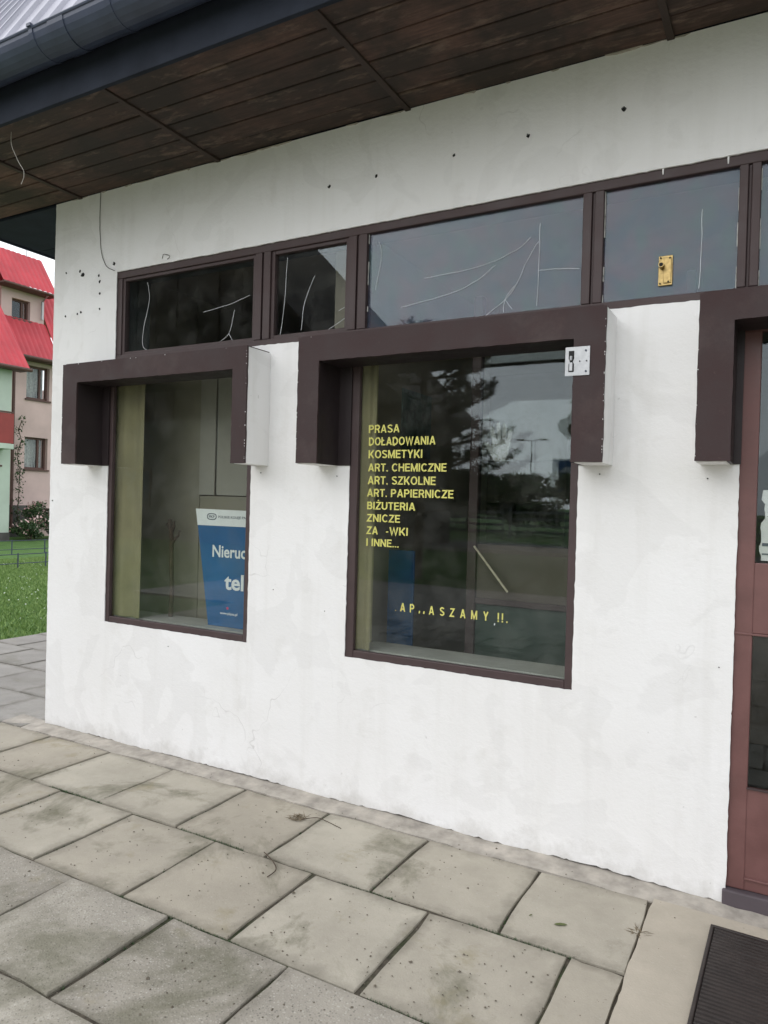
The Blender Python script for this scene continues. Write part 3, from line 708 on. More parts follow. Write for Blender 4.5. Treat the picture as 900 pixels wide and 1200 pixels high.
# upper-case grotesque built from mitred strokes: glyph = (width, [(closed, points)...]) on a cap height of 1
ST = .165
def arc(cx, cy, rx, ry, a0, a1, n=12): return [(cx+rx*math.cos(R(a0+(a1-a0)*k/n)), cy+ry*math.sin(R(a0+(a1-a0)*k/n))) for k in range(n+1)]
def glyph(c):
    t = ST/2; T = 1-t
    if c == 'I': return ST, [(0, [(t, 0), (t, 1)])]
    if c == 'A': return .70, [(0, [(.075, 0), (.345, 1)]), (0, [(.625, 0), (.355, 1)]), (0, [(.2, .29), (.5, .29)])]
    if c in 'PRB':
        w = .62; mid = .5 if c != 'B' else .53; g_ = [(0, [(t, 0), (t, 1)])]; rx = .2
        if c == 'B': g_ += [(0, [(t*1.9, T), (.32, T)]+arc(.32, (T+mid)/2, .19, (T-mid)/2, 90, -90)+[(t*1.9, mid)]), (0, [(t*1.9, mid-.002)]+arc(.33, (mid+t)/2, .215, (mid-t)/2, 90, -90)+[(t*1.9, t)])]
        else: g_ += [(0, [(t*1.9, T), (.33, T)]+arc(.33, (T+.47)/2, .205, (T-.47)/2, 90, -90)+[(t*1.9, .47)])]
        if c == 'R': g_ += [(0, [(.33, .43), (.44, .35), (.49, .2), (.54, 0)])]
        return w, g_
    if c in 'DO':
        if c == 'D': return .66, [(1, [(t, t), (t, T), (.28, T)]+arc(.28, .5, .66-t-.28, T-.5, 90, -90, 14)+[(.28, t)])]
        return .74, [(1, arc(.37, .5, .37-t, .5-t+.01, 0, 345, 23))]
    if c == 'C': return .68, [(0, arc(.36, .5, .36-t, .5-t+.01, 42, 318, 20))]
    if c == 'S':
        return .62, [(0, arc(.31, .735, .225, .185, 20, 180, 8)+arc(.31, .735, .225, .185, 205, 255, 3)+arc(.31, .275, .235, .195, 75, 0, 4)+arc(.31, .275, .235, .195, -25, -160, 8))]
    if c == 'Z': return .60, [(0, [(.04, T), (.53, T), (.06, t), (.57, t)])]
    if c == 'E': return .56, [(0, [(.55, T), (t, T), (t, t), (.56, t)]), (0, [(t*1.9, .52), (.51, .52)])]
    if c == 'L': return .52, [(0, [(t, 1), (t, t), (.52, t)])]
    if c == 'T': return .58, [(0, [(0, T), (.58, T)]), (0, [(.29, T-t), (.29, 0)])]
    if c == 'H': return .66, [(0, [(t, 0), (t, 1)]), (0, [(.66-t, 0), (.66-t, 1)]), (0, [(t*1.9, .52), (.66-t*1.9, .52)])]
    if c == 'N': return .66, [(0, [(t, 0), (t, 1)]), (0, [(.66-t, 0), (.66-t, 1)]), (0, [(t, .97), (.66-t, .03)])]
    if c == 'M': return .78, [(0, [(t, 0), (t, 1)]), (0, [(.78-t, 0), (.78-t, 1)]), (0, [(t*1.1, .97), (.39, .1), (.78-t*1.1, .97)])]
    if c == 'K': return .66, [(0, [(t, 0), (t, 1)]), (0, [(t*1.9, .36), (.58, 1)]), (0, [(.28, .52), (.6, 0)])]
    if c == 'Y': return .66, [(0, [(.08, 1), (.33, .42)]), (0, [(.58, 1), (.33, .42)]), (0, [(.33, .46), (.33, 0)])]
    if c == 'W': return .94, [(0, [(.07, 1), (.27, .02), (.47, .9), (.67, .02), (.87, 1)])]
    if c == 'U': return .65, [(0, [(t, 1), (t, .34)]+arc(.325, .34, .325-t, .34-t, 180, 360)+[(.65-t, 1)])]
    if c == '.': return ST, [(0, [(t, 0), (t, ST)])]
    if c == '-': return .3, [(0, [(.02, .36), (.28, .36)])]
    if c == '!': return ST, [(0, [(t, 0), (t, ST)]), (0, [(t, .28), (t, 1)])]
    if c == "'": return ST, [(0, [(t*.4, .0), (t*1.2, .3)])]
    if c == 'Ł': w, g_ = glyph('L'); return w, g_+[(0, [(-.05, .38), (.33, .66)])]
    if c == 'Ż': w, g_ = glyph('Z'); return w, g_+[(0, [(.3, 1.1), (.3, 1.1+ST)])]
    return .3, []
def ribbon(m, pts, closed, y, th=ST/2):
    P = [Vector(p) for p in pts]; n = len(P); Lf = []; Rg = []
    for k in range(n):
        a = P[k-1] if (closed or k) else None; b = P[(k+1) % n] if (closed or k < n-1) else None
        d0 = (P[k]-a).normalized() if a is not None else None; d1 = (b-P[k]).normalized() if b is not None else None
        d0 = d0 or d1; d1 = d1 or d0; n0 = Vector((-d0.y, d0.x)); n1 = Vector((-d1.y, d1.x)); q = (n0+n1).normalized(); s_ = th/max(.42, q.dot(n0)); Lf.append(P[k]+q*s_); Rg.append(P[k]-q*s_)
    for k in range(n if closed else n-1):
        j = (k+1) % n; m.face([(p.x, y, p.y) for p in (Lf[k], Lf[j], Rg[j], Rg[k])])
def vinyl(body, x, z, width, cap, center=False, mat='yellow'):
    m = MB(); cx = 0
    for c in body:
        if c == ' ': cx += .34; continue
        w_, strokes = glyph(c)
        for k, (cl, pts) in enumerate(strokes): ribbon(m, [(p[0]+cx, p[1]) for p in pts], cl, -.00025*k/cap)
        cx += w_+(.085 if c not in '.I' else .11)
    tot = cx-.085; sx = width/tot if width else cap*.95
    o = (x-tot*sx/2) if center else x
    m.v = [(o+v[0]*sx, YG+v[1]*cap, z+v[2]*cap) for v in m.v]
    return link('lettering', m.mesh('lettering', mat, fixn=False), win2)
TXT = [("PRASA", -1.773, 1.794, .167, .038), ("DOŁADOWANIA", -1.771, 1.734, .353, .0385), ("KOSMETYKI", -1.771, 1.673, .289, .0385), ("ART. CHEMICZNE", -1.771, 1.610, .412, .0375), ("ART. SZKOLNE", -1.771, 1.548, .360, .039),
       ("ART. PAPIERNICZE", -1.773, 1.489, .452, .0375), ("BIŻUTERIA", -1.771, 1.428, .259, .0365), ("ZNICZE", -1.77, 1.369, .18, .0365),
       ("ZA", -1.77, 1.309, .062, .037), ("-WKI", -1.665, 1.310, .119, .037), ("I INNE...", -1.77, 1.252, .178, .036)]
for b_, x, z, wd, cp in TXT: vinyl(b_, x, z, wd, cp)
for ch, x in (("A", -1.563), ("P", -1.514), ("A", -1.414), ("S", -1.361), ("Z", -1.311), ("A", -1.259), ("M", -1.205), ("Y", -1.15), ("!", -1.092), ("!", -1.073), (".", -1.052), ("'", -1.475), ("'", -1.452)):
    vinyl(ch, x, .9545, None, .0395, True)
vinyl(".", -1.60, .9545, None, .022, True)
vinyl("'", -1.108, .938, None, .03, True, 'white')

# board standing on the ledge of the left window
YB = .135
def bdx(x, z): return x
bd = tag(empty('advertising_board', (-2.7, YB, .742)), 'blue advertising board with white header standing on the window ledge', 'sign')
def BL(x, z): return (x+2.7, z-.742)
m = MB().prism([BL(-2.975, 1.399), BL(-2.17, 1.392), BL(-2.30, .742), BL(-2.863, .742)], 'y', 0, .008); m.build('panel', 'blue', bd)
m = MB().prism([BL(-2.9752, 1.3995), BL(-2.1698, 1.3925), BL(-2.187, 1.306), BL(-2.960, 1.306)], 'y', -.0012, .0); m.build('header', 'white', bd)
m = MB(); n = 24      # oval logo outline
oo = [(-2.853+.036*math.copysign(abs(math.cos(k*2*math.pi/n))**.6, math.cos(k*2*math.pi/n)), 1.357+.019*math.copysign(abs(math.sin(k*2*math.pi/n))**.8, math.sin(k*2*math.pi/n))) for k in range(n)]
for k in range(n):
    a, b = oo[k], oo[(k+1) % n]; c = (-2.853+(a[0]+2.853)*.82, 1.357+(a[1]-1.357)*.72); d = (-2.853+(b[0]+2.853)*.82, 1.357+(b[1]-1.357)*.72)
    m.face([(BL(*q)[0], -.0018, BL(*q)[1]) for q in (a, b, d, c)])
m.build('logo', 'grey_print', bd, fixn=False)
lettering('PKP', -2.853+2.7, -.0016, 1.3495-.742, .042, .015, 'grey_print', bd, .02, center=True)
lettering('POLSKIE KOLEJE PAŃSTWOWE', -2.805+2.7, -.0016, 1.350-.742, .32, .014, 'grey_print', bd, .01)
lettering('Nieruc', -2.842+2.7, -.0006, 1.132-.742, .243, .066, 'white', bd, .02)
lettering('tel', -2.748+2.7, -.0006, .955-.742, .137, .086, 'white', bd, .025)
lettering('www.pkpsa.pl', -2.775+2.7, -.0006, .812-.742, .125, .014, 'white', bd, .015)
MB().tube([(-2.722+2.7, -.0012, .848-.742), (-2.722+2.7, -.0002, .848-.742)], .008, 8).build('red_mark', 'pinkdot', bd)

# ------------------------------------------------------------------ things inside the shop
gs = tag(empty('glass_screen', (-1.435, .57, .05)), 'glass screen with brown post inside the lettered window', 'screen')
bx('post', 'frame', gs, -.03, .02, -.02, .03, 0, 2.5, bevel=.004)
bx('post', 'frame', gs, 1.0, 1.04, -.02, .03, 0, 2.5, bevel=.004)
bx('rail', 'frame', gs, .02, 1.0, -.018, .028, 2.37, 2.40, bevel=.004)
bx('rail', 'frame', gs, .02, 1.0, -.018, .028, .90, .93, bevel=.004)
bx('pane', 'glass', gs, .02, 1.0, .0, .006, 1.21, 2.37, bevel=0)
SB = simple('brown_screen_board', (.105, .085, .07), .7, .15, 3, .05)
bx('middle_panel', SB, gs, .02, 1.0, .0, .012, .93, 1.21, bevel=0); bx('lower_panel', simple('lawn_reflection_board', (.03, .055, .042), .7, .2, 3, .05), gs, .02, 1.0, .0, .012, 0, .90, bevel=0)  # green of the lower panel paints in the lawn mirrored by the glass
hand = [(-.03, -.085), (.026, -.085), (.044, -.045), (.05, .0), (.064, .062), (.062, .076), (.05, .078), (.043, .066), (.034, .02), (.030, .03), (.032, .096), (.026, .108), (.014, .106), (.01, .094), (.009, .03), (.004, .03), (-.003, .108), (-.01, .118), (-.021, .114), (-.023, .1), (-.015, .03),
        (-.021, .028), (-.038, .088), (-.047, .096), (-.057, .09), (-.056, .078), (-.041, .012), (-.046, -.004), (-.070, .016), (-.082, .016), (-.086, .006), (-.078, -.006), (-.058, -.036)]
hm = MB(); hm.prism([(x, z) for x, z in hand], 'y', -.0004, 0); hs_ = hm.build('hand_sticker', 'hand', win2); hs_.location = (-1.11, .0365, 1.728); hs_.scale = (.85, 1, .85)
bl = tag(empty('standing_board', (-1.86, .60, .05)), 'narrow blue board standing inside behind the yellow lettering', 'board')
bx('board', 'blue', bl, -.10, .06, 0, .02, .02, 1.15, bevel=.003); bx('foot', 'metal_dark', bl, -.11, .07, -.06, .08, 0, .02, bevel=.003)
tag(bx('wall_poster', simple('teal_poster', (.16, .22, .21), .7, .5, 20, 0), None, -2.036, -2.03, .85, 1.25, 1.75, 2.15, bevel=0), 'mottled teal poster on the inner wall above the yellow lettering', 'poster')
db = tag(empty('display_back', (-3.83, .37, .05)), 'pale wooden display backing inside the left window', 'backing')
PB = simple('display_board_paint', (.28, .26, .20), .85, .10, 2, .05); PB2 = simple('display_board_grey', (.36, .345, .30), .85, .10, 2, .05)
bx('panel', PB, db, .0, .655, 0, .02, 0, 2.18, bevel=.002); bx('panel', PB2, db, .66, .785, -.012, .008, 1.43, 2.18, bevel=.002); bx('panel', PB2, db, .80, 1.52, -.012, .008, 1.43, 2.18, bevel=.002); bx('lower_panel', PB, db, .66, 1.52, 0, .02, 0, 1.425, bevel=.002)
st = tag(empty('dry_branch', (-3.241, .22, .741)), 'dark dry branch standing on the window ledge left of the blue board', 'branch')
MB().tube([(.0, 0, 0), (.004, .002, .16), (-.006, 0, .33), (-.012, .004, .46), (-.03, .004, .585)], .0145, 8, 0, .012).build('stem', 'bark', st)
MB().tube([(-.012, .004, .43), (.022, .004, .475), (.045, .004, .49), (.055, .004, .52)], .009, 6, 0, .006).tube([(-.016, .004, .50), (.005, .004, .545), (.004, .004, .575)], .010, 6, 0, .008).tube([(-.02, .004, .52), (-.055, .004, .56)], .009, 6, 0, .006).build('stubs', 'bark', st)
rod = MB().tube([(-1.42, .535, 1.25), (-1.219, .50, 1.03)], .0055, 6); tag(rod.build('leaning_rod', simple('pale_wood', (.62, .55, .42), .6, .2, 30, .05)), 'thin pale rod leaning inside the lettered window', 'rod')
cn = tag(empty('shop_counter', (-.9, 2.0, .05)), 'brown counter inside the shop seen through the glass', 'counter')
bx('body', simple('counter_laminate', (.20, .14, .10), .5, .3, 4, .05), cn, -.6, 1.0, 0, .5, 0, .95, bevel=.004); bx('top', 'ledge', cn, -.63, 1.03, -.03, .53, .95, .99, bevel=.004)
sh = tag(empty('shelf_unit', (-3.2, DEP-.7, .05)), 'bare shelf unit by the back wall inside the shop', 'shelf')
for k in range(2): bx('upright', 'room', sh, k*1.2, k*1.2+.03, 0, .4, 0, 2.1, bevel=0)
for k in range(5): bx('shelf', 'room', sh, .03, 1.2, .005, .395, .1+k*.45, .125+k*.45, bevel=0)

# ------------------------------------------------------------------ door mat and litter on the slabs
dm = tag(empty('door_mat', (-.195, -.205, .003)), 'dark brown ribbed doormat on the landing', 'mat'); dm.rotation_euler = (0, 0, R(-1.2))
bx('backing', 'mat', dm, 0, .85, -.62, 0, .001, .008, bevel=.002)
for a in ((0, .85, -.012, 0), (0, .85, -.62, -.608), (0, .012, -.608, -.012), (.838, .85, -.608, -.012)): bx('edge_strip', 'mat', dm, a[0], a[1], a[2], a[3], .0075, .019, bevel=.003)
rib = MB().prism([(-.007, 0), (.007, 0), (.0045, .009), (-.0045, .009)], 'x', 0, .82).mesh('rib', 'mat')
for k in range(29): link('rib', rib, dm, (.015, -.024-k*.0198, .0075+rnd.uniform(-.0008, .0008)))
def grasstuft(name, loc, n, r, h, mat, seed, label, cat, group=None, flat=0):
    rr = random.Random(seed); m = MB()
    for _ in range(n):
        a = rr.uniform(0, 6.283); d = r*math.sqrt(rr.random()); x, y_ = d*math.cos(a), d*math.sin(a); b = rr.uniform(0, 6.283); L_ = h*rr.uniform(.4, 1)
        tx, ty, tz = x+L_*math.cos(b)*(.4+flat), y_+L_*math.sin(b)*(.4+flat), L_*(.9 if not flat else rr.uniform(.05, .3)); ww = .0022
        m.face([(x-ww*math.sin(b), y_+ww*math.cos(b), 0), (x+ww*math.sin(b), y_-ww*math.cos(b), 0), ((x+tx)/2, (y_+ty)/2, tz*.7), (tx, ty, tz)])
    return tag(link(name, m.mesh(name, mat, fixn=False), None, loc), label, cat, group)
grasstuft('dry_grass_tuft', (-1.93, -.255, .002), 90, .035, .05, 'drygrass', 1, 'brown dry grass tuft in the joint near the wall', 'grass tuft', flat=.5)
grasstuft('moss_tuft', (-.755, -1.14, -.004), 120, .03, .016, 'blade', 2, 'green moss tuft in the joint at the bottom edge', 'moss')
grasstuft('dry_grass_tuft', (-.41, -.36, .0), 40, .02, .05, 'drygrass', 3, 'dry stalks in the crack beside the landing', 'grass tuft', flat=.6)
tw = MB().tube(smooth([(-1.85, -.60, .004), (-1.77, -.645, .006), (-1.72, -.69, .005), (-1.715, -.75, .004)]), .0022, 5); tag(tw.build('twig', 'bark'), 'thin curved twig lying across the slabs', 'twig')
tw = MB().tube(smooth([(-1.90, -.27, .006), (-1.85, -.22, .008), (-1.79, -.225, .007), (-1.70, -.245, .004)]), .0016, 5); tag(tw.build('twig', 'bark'), 'thin dry twig beside the grass tuft near the wall', 'twig')
def leaf(loc, s, rz, label):
    pts = [(-1, 0), (-.6, .28), (0, .38), (.6, .26), (1, 0), (.6, -.26), (0, -.36), (-.6, -.28)]; m = MB()
    for k in range(8): a, b = pts[k], pts[(k+1) % 8]; m.face([(0, 0, .002), (a[0]*s, a[1]*s, .003+.003*abs(a[1])), (b[0]*s, b[1]*s, .003+.003*abs(b[1]))])
    o = link('fallen_leaf', m.mesh('fallen_leaf', 'deadleaf', fixn=False), None, loc); o.rotation_euler = (0, 0, rz); return tag(o, label, 'leaf')
def grd(px, py):
    d = fw+(px-450)/849.5*rt-(py-600)/849.5*up; t = -1.457/d.z; return d.x*t, -2.979+d.y*t
x, y = grd(657, 1085); leaf((x, y, .002), .024, .5, 'flat green leaf on the pale slab near the door')
x, y = grd(622, 1074); leaf((x, y, .002), .009, 1.2, 'small dark leaf bit left of the green leaf')
rr = random.Random(21); m = MB()      # crumbs of soil, grit and chaff
for _ in range(900):
    px, py = rr.uniform(0, 800), rr.uniform(860, 1195); x, y = grd(px, py)
    if y > -.03 or x < PAVE_L: continue
    s = rr.uniform(.0012, .0042)*(1 if rr.random() < .93 else 1.8); a = rr.uniform(0, 3)
    p = [(x+s*rr.uniform(.6, 1.3)*math.cos(a+k*1.57), y+s*rr.uniform(.6, 1.3)*math.sin(a+k*1.57), .0005) for k in range(4)]; t = (x, y, s*rr.uniform(.4, .9)+.001)
    for k in range(4): m.face([p[k], p[(k+1) % 4], t])
tag(link('grit', m.mesh('grit', simple('grit', (.14, .12, .09), .9, .5, 300, 0), fixn=False)), 'scattered grit and crumbs on the slabs', 'grit', kind='stuff')
# moss and chaff wedged in the joints
rr = random.Random(33); m = MB()
def tuft(x, y, z0, n, r, h):
    for _ in range(n):
        a = rr.uniform(0, 6.28); b = rr.uniform(0, 6.28); d = r*rr.random(); px, py = x+d*math.cos(a), y+d*math.sin(a); L_ = h*rr.uniform(.4, 1); w_ = .0016
        m.face([(px-w_*math.sin(b), py+w_*math.cos(b), z0), (px+w_*math.sin(b), py-w_*math.cos(b), z0), (px+L_*.6*math.cos(b), py+L_*.6*math.sin(b), z0+L_)])
for ya, yb in ROWS[:5]:
    x = -5.5
    while x < 0:
        if noise.noise((x*2.1, yb*3, 1)) > .05 and not (x > -.4 and yb > -1.2): tuft(x, yb, -.009, 9, .007, .013)
        x += .012
for _ in range(500):
    ri = rr.randrange(5); off = -3.34 if ri % 2 == 0 else -3.09; k = rr.randrange(-4, 7); x = off+.502*k
    if x > -.5: continue
    y = rr.uniform(ROWS[ri][1], ROWS[ri][0])
    if noise.noise((x*2.1, y*2.5, 1)) > .05: tuft(x, y, -.009, 9, .006, .013)
tag(link('joint_moss', m.mesh('joint_moss', 'bushleaf', fixn=False)), 'moss and low weeds growing in the slab joints', 'moss', kind='stuff')

# ------------------------------------------------------------------ lawn, low fence, bushes
rs = np.random.RandomState(4)
def blades(name, n, area, hmin, hmax, mat, label):
    x = rs.uniform(area[0], area[1], n); y = rs.uniform(area[2], area[3], n)
    a = rs.uniform(0, 6.283, n); h = rs.uniform(hmin, hmax, n); w_ = .004+.004*rs.rand(n)
    v = np.zeros((n, 3, 3)); dx, dy = np.cos(a)*w_, np.sin(a)*w_; lx, ly = rs.normal(0, .5, n)*h, rs.normal(0, .5, n)*h
    v[:, 0] = np.stack([x-dx, y-dy, np.full(n, -.05)], 1); v[:, 1] = np.stack([x+dx, y+dy, np.full(n, -.05)], 1); v[:, 2] = np.stack([x+lx, y+ly, h-.05], 1)
    me = bpy.data.meshes.new(name); me.from_pydata(v.reshape(-1, 3).tolist(), [], np.arange(3*n).reshape(-1, 3).tolist()); me.materials.append(MT[mat])
    return tag(link(name, me), label, 'grass', kind='stuff')
blades('lawn_grass', 170000, (-15.5, PAVE_L+.03, -1.5, 8.5), .015, .058, 'blade', 'mown green lawn beside the pavement')
rr = random.Random(6); m = MB()
for _ in range(260):
    x, y = rr.uniform(-14, -6.95), rr.uniform(0, 8); s = rr.uniform(.010, .018)
    m.face([(x-s, y, .045), (x, y-s, .05), (x+s, y, .045), (x, y+s, .05)])
tag(link('clover_flowers', m.mesh('clover_flowers', 'white', fixn=False)), 'tiny white clover flowers in the lawn', 'flowers', kind='stuff')
def lowfence(label, x, y0, y1, step, h):
    f = tag(empty('low_fence', (x, y0, -.05)), label, 'fence', 'low wire edging on the lawn')
    k = 0
    while k*step <= y1-y0+.01: MB().tube([(0, k*step, 0), (0, k*step, h+.05)], .014, 6).build('post', 'metal_dark', f); k += 1
    for z in (h*.93, h*.25): MB().tube([(0, 0, z+.05), (0, (k-1)*step, z+.05-.01)], .009, 6).build('rail', 'metal_dark', f)
lowfence('low dark edging fence across the lawn nearer the pavement', -13.4, 3.0, 9.2, .62, .27)
lowfence('low dark edging fence farther back by the rose bush', -16.6, 7.2, 12.0, .9, .32)

def leaf_cloud(centers, radii, n, size, rsd, flat=.6):
    """n leaf quads spread through several lumpy clumps"""
    q = np.random.RandomState(rsd); c = np.array(centers); r = np.array(radii); k = q.choice(len(c), n, p=(r**2/np.sum(r**2)))
    d = q.normal(size=(n, 3)); d /= np.linalg.norm(d, axis=1)[:, None]; rad = r[k]*(q.rand(n)**.45); p = c[k]+d*rad[:, None]*np.array([1, 1, flat])
    a = q.normal(size=(n, 3)); a /= np.linalg.norm(a, axis=1)[:, None]; b = np.cross(a, q.normal(size=(n, 3))); b /= np.linalg.norm(b, axis=1)[:, None]
    s = size*(.6+.8*q.rand(n))[:, None]; v = np.stack([p-a*s, p+b*s*.5, p+a*s, p-b*s*.5], 1)
    return v.reshape(-1, 3), np.arange(4*n).reshape(-1, 4)
def cloud_obj(name, vf, mat, parent):
    me = bpy.data.meshes.new(name); me.from_pydata(vf[0].tolist(), [], vf[1].tolist()); me.materials.append(MT[mat]); return link(name, me, parent)
def bush(loc, r, h, seed, label, flowers):
    b = tag(empty('rose_bush', loc), label, 'bush', 'bushes at the foot of the pink house'); q = random.Random(seed)
    cs = [(q.uniform(-r, r)*.7, q.uniform(-r, r)*.7, h*q.uniform(.25, .85)) for _ in range(14)]; rd = [r*q.uniform(.25, .45) for _ in cs]
    cloud_obj('foliage', leaf_cloud(cs, rd, 2600, .045, seed), 'bushleaf', b)
    cloud_obj('flowers', leaf_cloud([(c[0], c[1], c[2]+.06) for c in cs], [x*1.12 for x in rd], flowers, .05, seed+1), 'flower', b)['kind'] = 'stuff'
    m = MB(); 
    for k in range(6): m.tube([(0, 0, 0), (cs[k][0]*.5, cs[k][1]*.5, cs[k][2]*.5), cs[k]], .014, 5)
    m.build('stems', 'bark', b)
bush((-22.0, 12.5, -.05), .75, 1.35, 11, 'tall rose bush with pale flowers against the pink wall', 260)
bush((-21.4, 11.95, -.05), .55, .7, 12, 'lower rose bush at the corner of the pale green house', 140)
bush((-22.2, 13.9, -.05), .7, .95, 13, 'low green bush under the dark cellar window', 15)
bush((-21.6, 13.2, -.05), .55, .75, 14, 'light green bush between the two rose bushes', 8)

# ------------------------------------------------------------------ houses on the left
def house_wall(h, u0, u1, v0, v1, X, holes, mat, depth=.2):
    me = wall_skin(u0, u1, v0, v1, holes, .5, (u0, u1), lambda u, v, d: (X-d, u, v), 0, depth, 0); me.materials.append(MT[mat]); return link('wall', me, h)
def hwindow(h, y0, y1, z0, z1, X, curtain=True):
    w_ = empty('window'); w_.parent = h; d = .16
    for a in ((y0, y0+.07, z0, z1), (y1-.07, y1, z0, z1), (y0+.07, y1-.07, z0, z0+.07), (y0+.07, y1-.07, z1-.07, z1), (y0+(y1-y0)*.68-.04, y0+(y1-y0)*.68+.04, z0+.07, z1-.07)):
        bx('frame', 'housebrown', w_, X-d-.05, X-d+.02, a[0], a[1], a[2], a[3], bevel=0)
    bx('pane', 'glass', w_, X-d-.02, X-d-.012, y0+.06, y1-.06, z0+.06, z1-.06, bevel=0)
    bx('sill', 'housebrown', w_, X-d, X+.06, y0-.05, y1+.05, z0-.06, z0-.002, bevel=0)
    if curtain:
        m = MB(); n = 24
        for k in range(n):
            ya, yb = y0+.05+(y1-y0-.1)*k/n, y0+.05+(y1-y0-.1)*(k+1)/n; xa, xb = X-d-.16+.03*math.sin(k*1.7), X-d-.16+.03*math.sin((k+1)*1.7)
            m.face([(xa, ya, z0+.35*(z1-z0)*(k % 3 == 0)), (xb, yb, z0), (xb, yb, z1), (xa, ya, z1)])
        m.build('curtain', 'curtain', w_, fixn=False)
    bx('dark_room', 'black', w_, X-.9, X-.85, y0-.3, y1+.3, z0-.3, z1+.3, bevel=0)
ph = tag(empty('pink_house', (0, 0, 0)), 'pink rendered house with steep red metal roof and dormer', 'house')
PXX = -23.5
hw = [(13.12, 14.02, 4.82, 6.0), (13.1, 14.0, 2.34, 3.47), (15.6, 16.6, 4.82, 6.0), (15.6, 16.6, 2.34, 3.47), (13.3, 14.4, .35, .95)]
house_wall(ph, 9, 19, -.05, 6.3, PXX, hw, 'pinkwall')
for k, a in enumerate(hw): hwindow(ph, a[0], a[1], a[2], a[3], PXX, k < 4)
bx('plinth', 'plinth', ph, PXX-.1, PXX+.05, 9, 13.28, -.05, 1.05, bevel=0); bx('plinth', 'plinth', ph, PXX-.1, PXX+.05, 14.42, 19, -.05, 1.05, bevel=0)
bx('end_wall', 'pinkwall', ph, -32, PXX-.21, 18.8, 19, -.05, 6.3, bevel=0); bx('end_wall', 'pinkwall', ph, -32, PXX-.21, 9, 9.2, -.05, 6.3, bevel=0); bx('rear_wall', 'pinkwall', ph, -32.2, -32, 9, 19, -.05, 6.3, bevel=0)
def wavy(name, a, b, P, par, pitch=.2, amp=.028):
    m = MB(); n = int((b-a)/pitch*6); 
    pr = [(a+(b-a)*k/n, amp*abs(math.sin(math.pi*(a+(b-a)*k/n)/pitch))) for k in range(n+1)]
    for k in range(n): m.face([P(pr[k][0], 0, pr[k][1]), P(pr[k+1][0], 0, pr[k+1][1]), P(pr[k+1][0], 1, pr[k+1][1]), P(pr[k][0], 1, pr[k][1])])
    return m.build(name, 'redroof', par, fixn=False)
def slope(x0, z0, x1, z1):
    d = Vector((x1-x0, z1-z0)).normalized(); nx, nz = d.y, -d.x
    return lambda y, t, h: (x0+(x1-x0)*t+abs(nx)*h, y, z0+(z1-z0)*t+abs(nz)*h)
wavy('roof', 8.8, 12.35, slope(-23.0, 6.22, -24.55, 8.95), ph); wavy('roof', 12.35, 14.05, slope(-23.0, 6.22, -23.86, 7.62), ph); wavy('roof', 14.05, 19.2, slope(-23.0, 6.22, -24.55, 8.95), ph)
bx('roof_deck', 'redroof', ph, -31.5, -24.5, 8.8, 19.2, 8.85, 8.94, bevel=0)
bx('eave_board', 'housebrown', ph, -23.6, -23.0, 8.8, 19.2, 6.13, 6.19, bevel=0)
MB().tube([(-22.95, 8.8, 6.17), (-22.95, 19.2, 6.17)], .06, 8).build('gutter', 'housebrown', ph)
DX = -23.86
me = wall_skin(12.35, 14.0, 7.4, 8.75, [(12.75, 13.45, 7.6, 8.3)], .3, (12, 15), lambda u, v, d: (DX-d, u, v), 0, .2, 0); me.materials.append(MT['pinkwall']); link('dormer_wall', me, ph)
hwindow(ph, 12.75, 13.45, 7.6, 8.3, DX, False)
for yy in (12.35, 13.9): MB().prism([(DX-.2, 7.5), (DX-.2, 8.75), (-25.2, 8.75), (-24.7, 8.9)], 'y', yy, yy+.1).build('dormer_cheek', 'pinkwall', ph)
wavy('dormer_roof', 12.1, 14.2, slope(-23.4, 8.68, -24.35, 10.05), ph); wavy('dormer_roof', 12.1, 14.2, slope(-25.4, 8.7, -24.35, 10.05), ph)
bx('dormer_eave', 'housebrown', ph, -23.9, -23.42, 12.1, 14.2, 8.60, 8.655, bevel=0)
MB().tube([(-23.37, 12.1, 8.63), (-23.37, 14.25, 8.63)], .05, 8).build('dormer_gutter', 'housebrown', ph)
MB().tube([(-23.45, 13.85, 8.6), (-23.75, 13.85, 8.4), (-23.75, 13.85, 7.75)], .045, 8).build('downpipe', 'steel', ph)
MB().tube([(-23.35, 12.55, 6.1), (-23.35, 12.55, .2)], .05, 8).build('downpipe', 'housebrown', ph)
MB().tube([(-24.35, 13.6, 10.0), (-24.35, 13.6, 10.7)], .02, 5).build('aerial_mast', 'steel', ph)

gh = tag(empty('green_house', (0, 0, 0)), 'pale green house with red balcony panel at the left edge', 'house')
GX = -21.5
gw = [(8.6, 10.9, 2.34, 2.78)]
house_wall(gh, 4, 11.25, -.05, 5.5, GX, gw, 'greenwall'); hwindow(gh, *gw[0], GX, False)
bx('end_wall', 'greenwall', gh, -30, GX-.21, 11.05, 11.25, -.05, 5.5, bevel=0); bx('end_wall', 'greenwall', gh, -30, GX-.21, 4, 4.2, -.05, 5.5, bevel=0)
bx('plinth', 'plinth', gh, GX-.1, GX+.03, 4, 11.26, -.05, .22, bevel=0)
wavy('roof', 3.7, 11.62, slope(-21.15, 5.42, -25.2, 10.9), gh); wavy('roof', 3.7, 11.62, slope(-29.8, 5.42, -25.2, 10.9), gh)
bx('eave_board', 'housebrown', gh, -21.6, -21.15, 3.7, 11.6, 5.33, 5.39, bevel=0)
MB().prism([(-21.2, 5.36), (-21.12, 5.36), (-25.2, 10.88), (-25.2, 10.78)], 'y', 11.55, 11.63).build('verge_board', 'housebrown', gh)
MB().tube([(-21.1, 3.7, 5.37), (-21.1, 11.65, 5.37)], .06, 8).build('gutter', 'housebrown', gh)
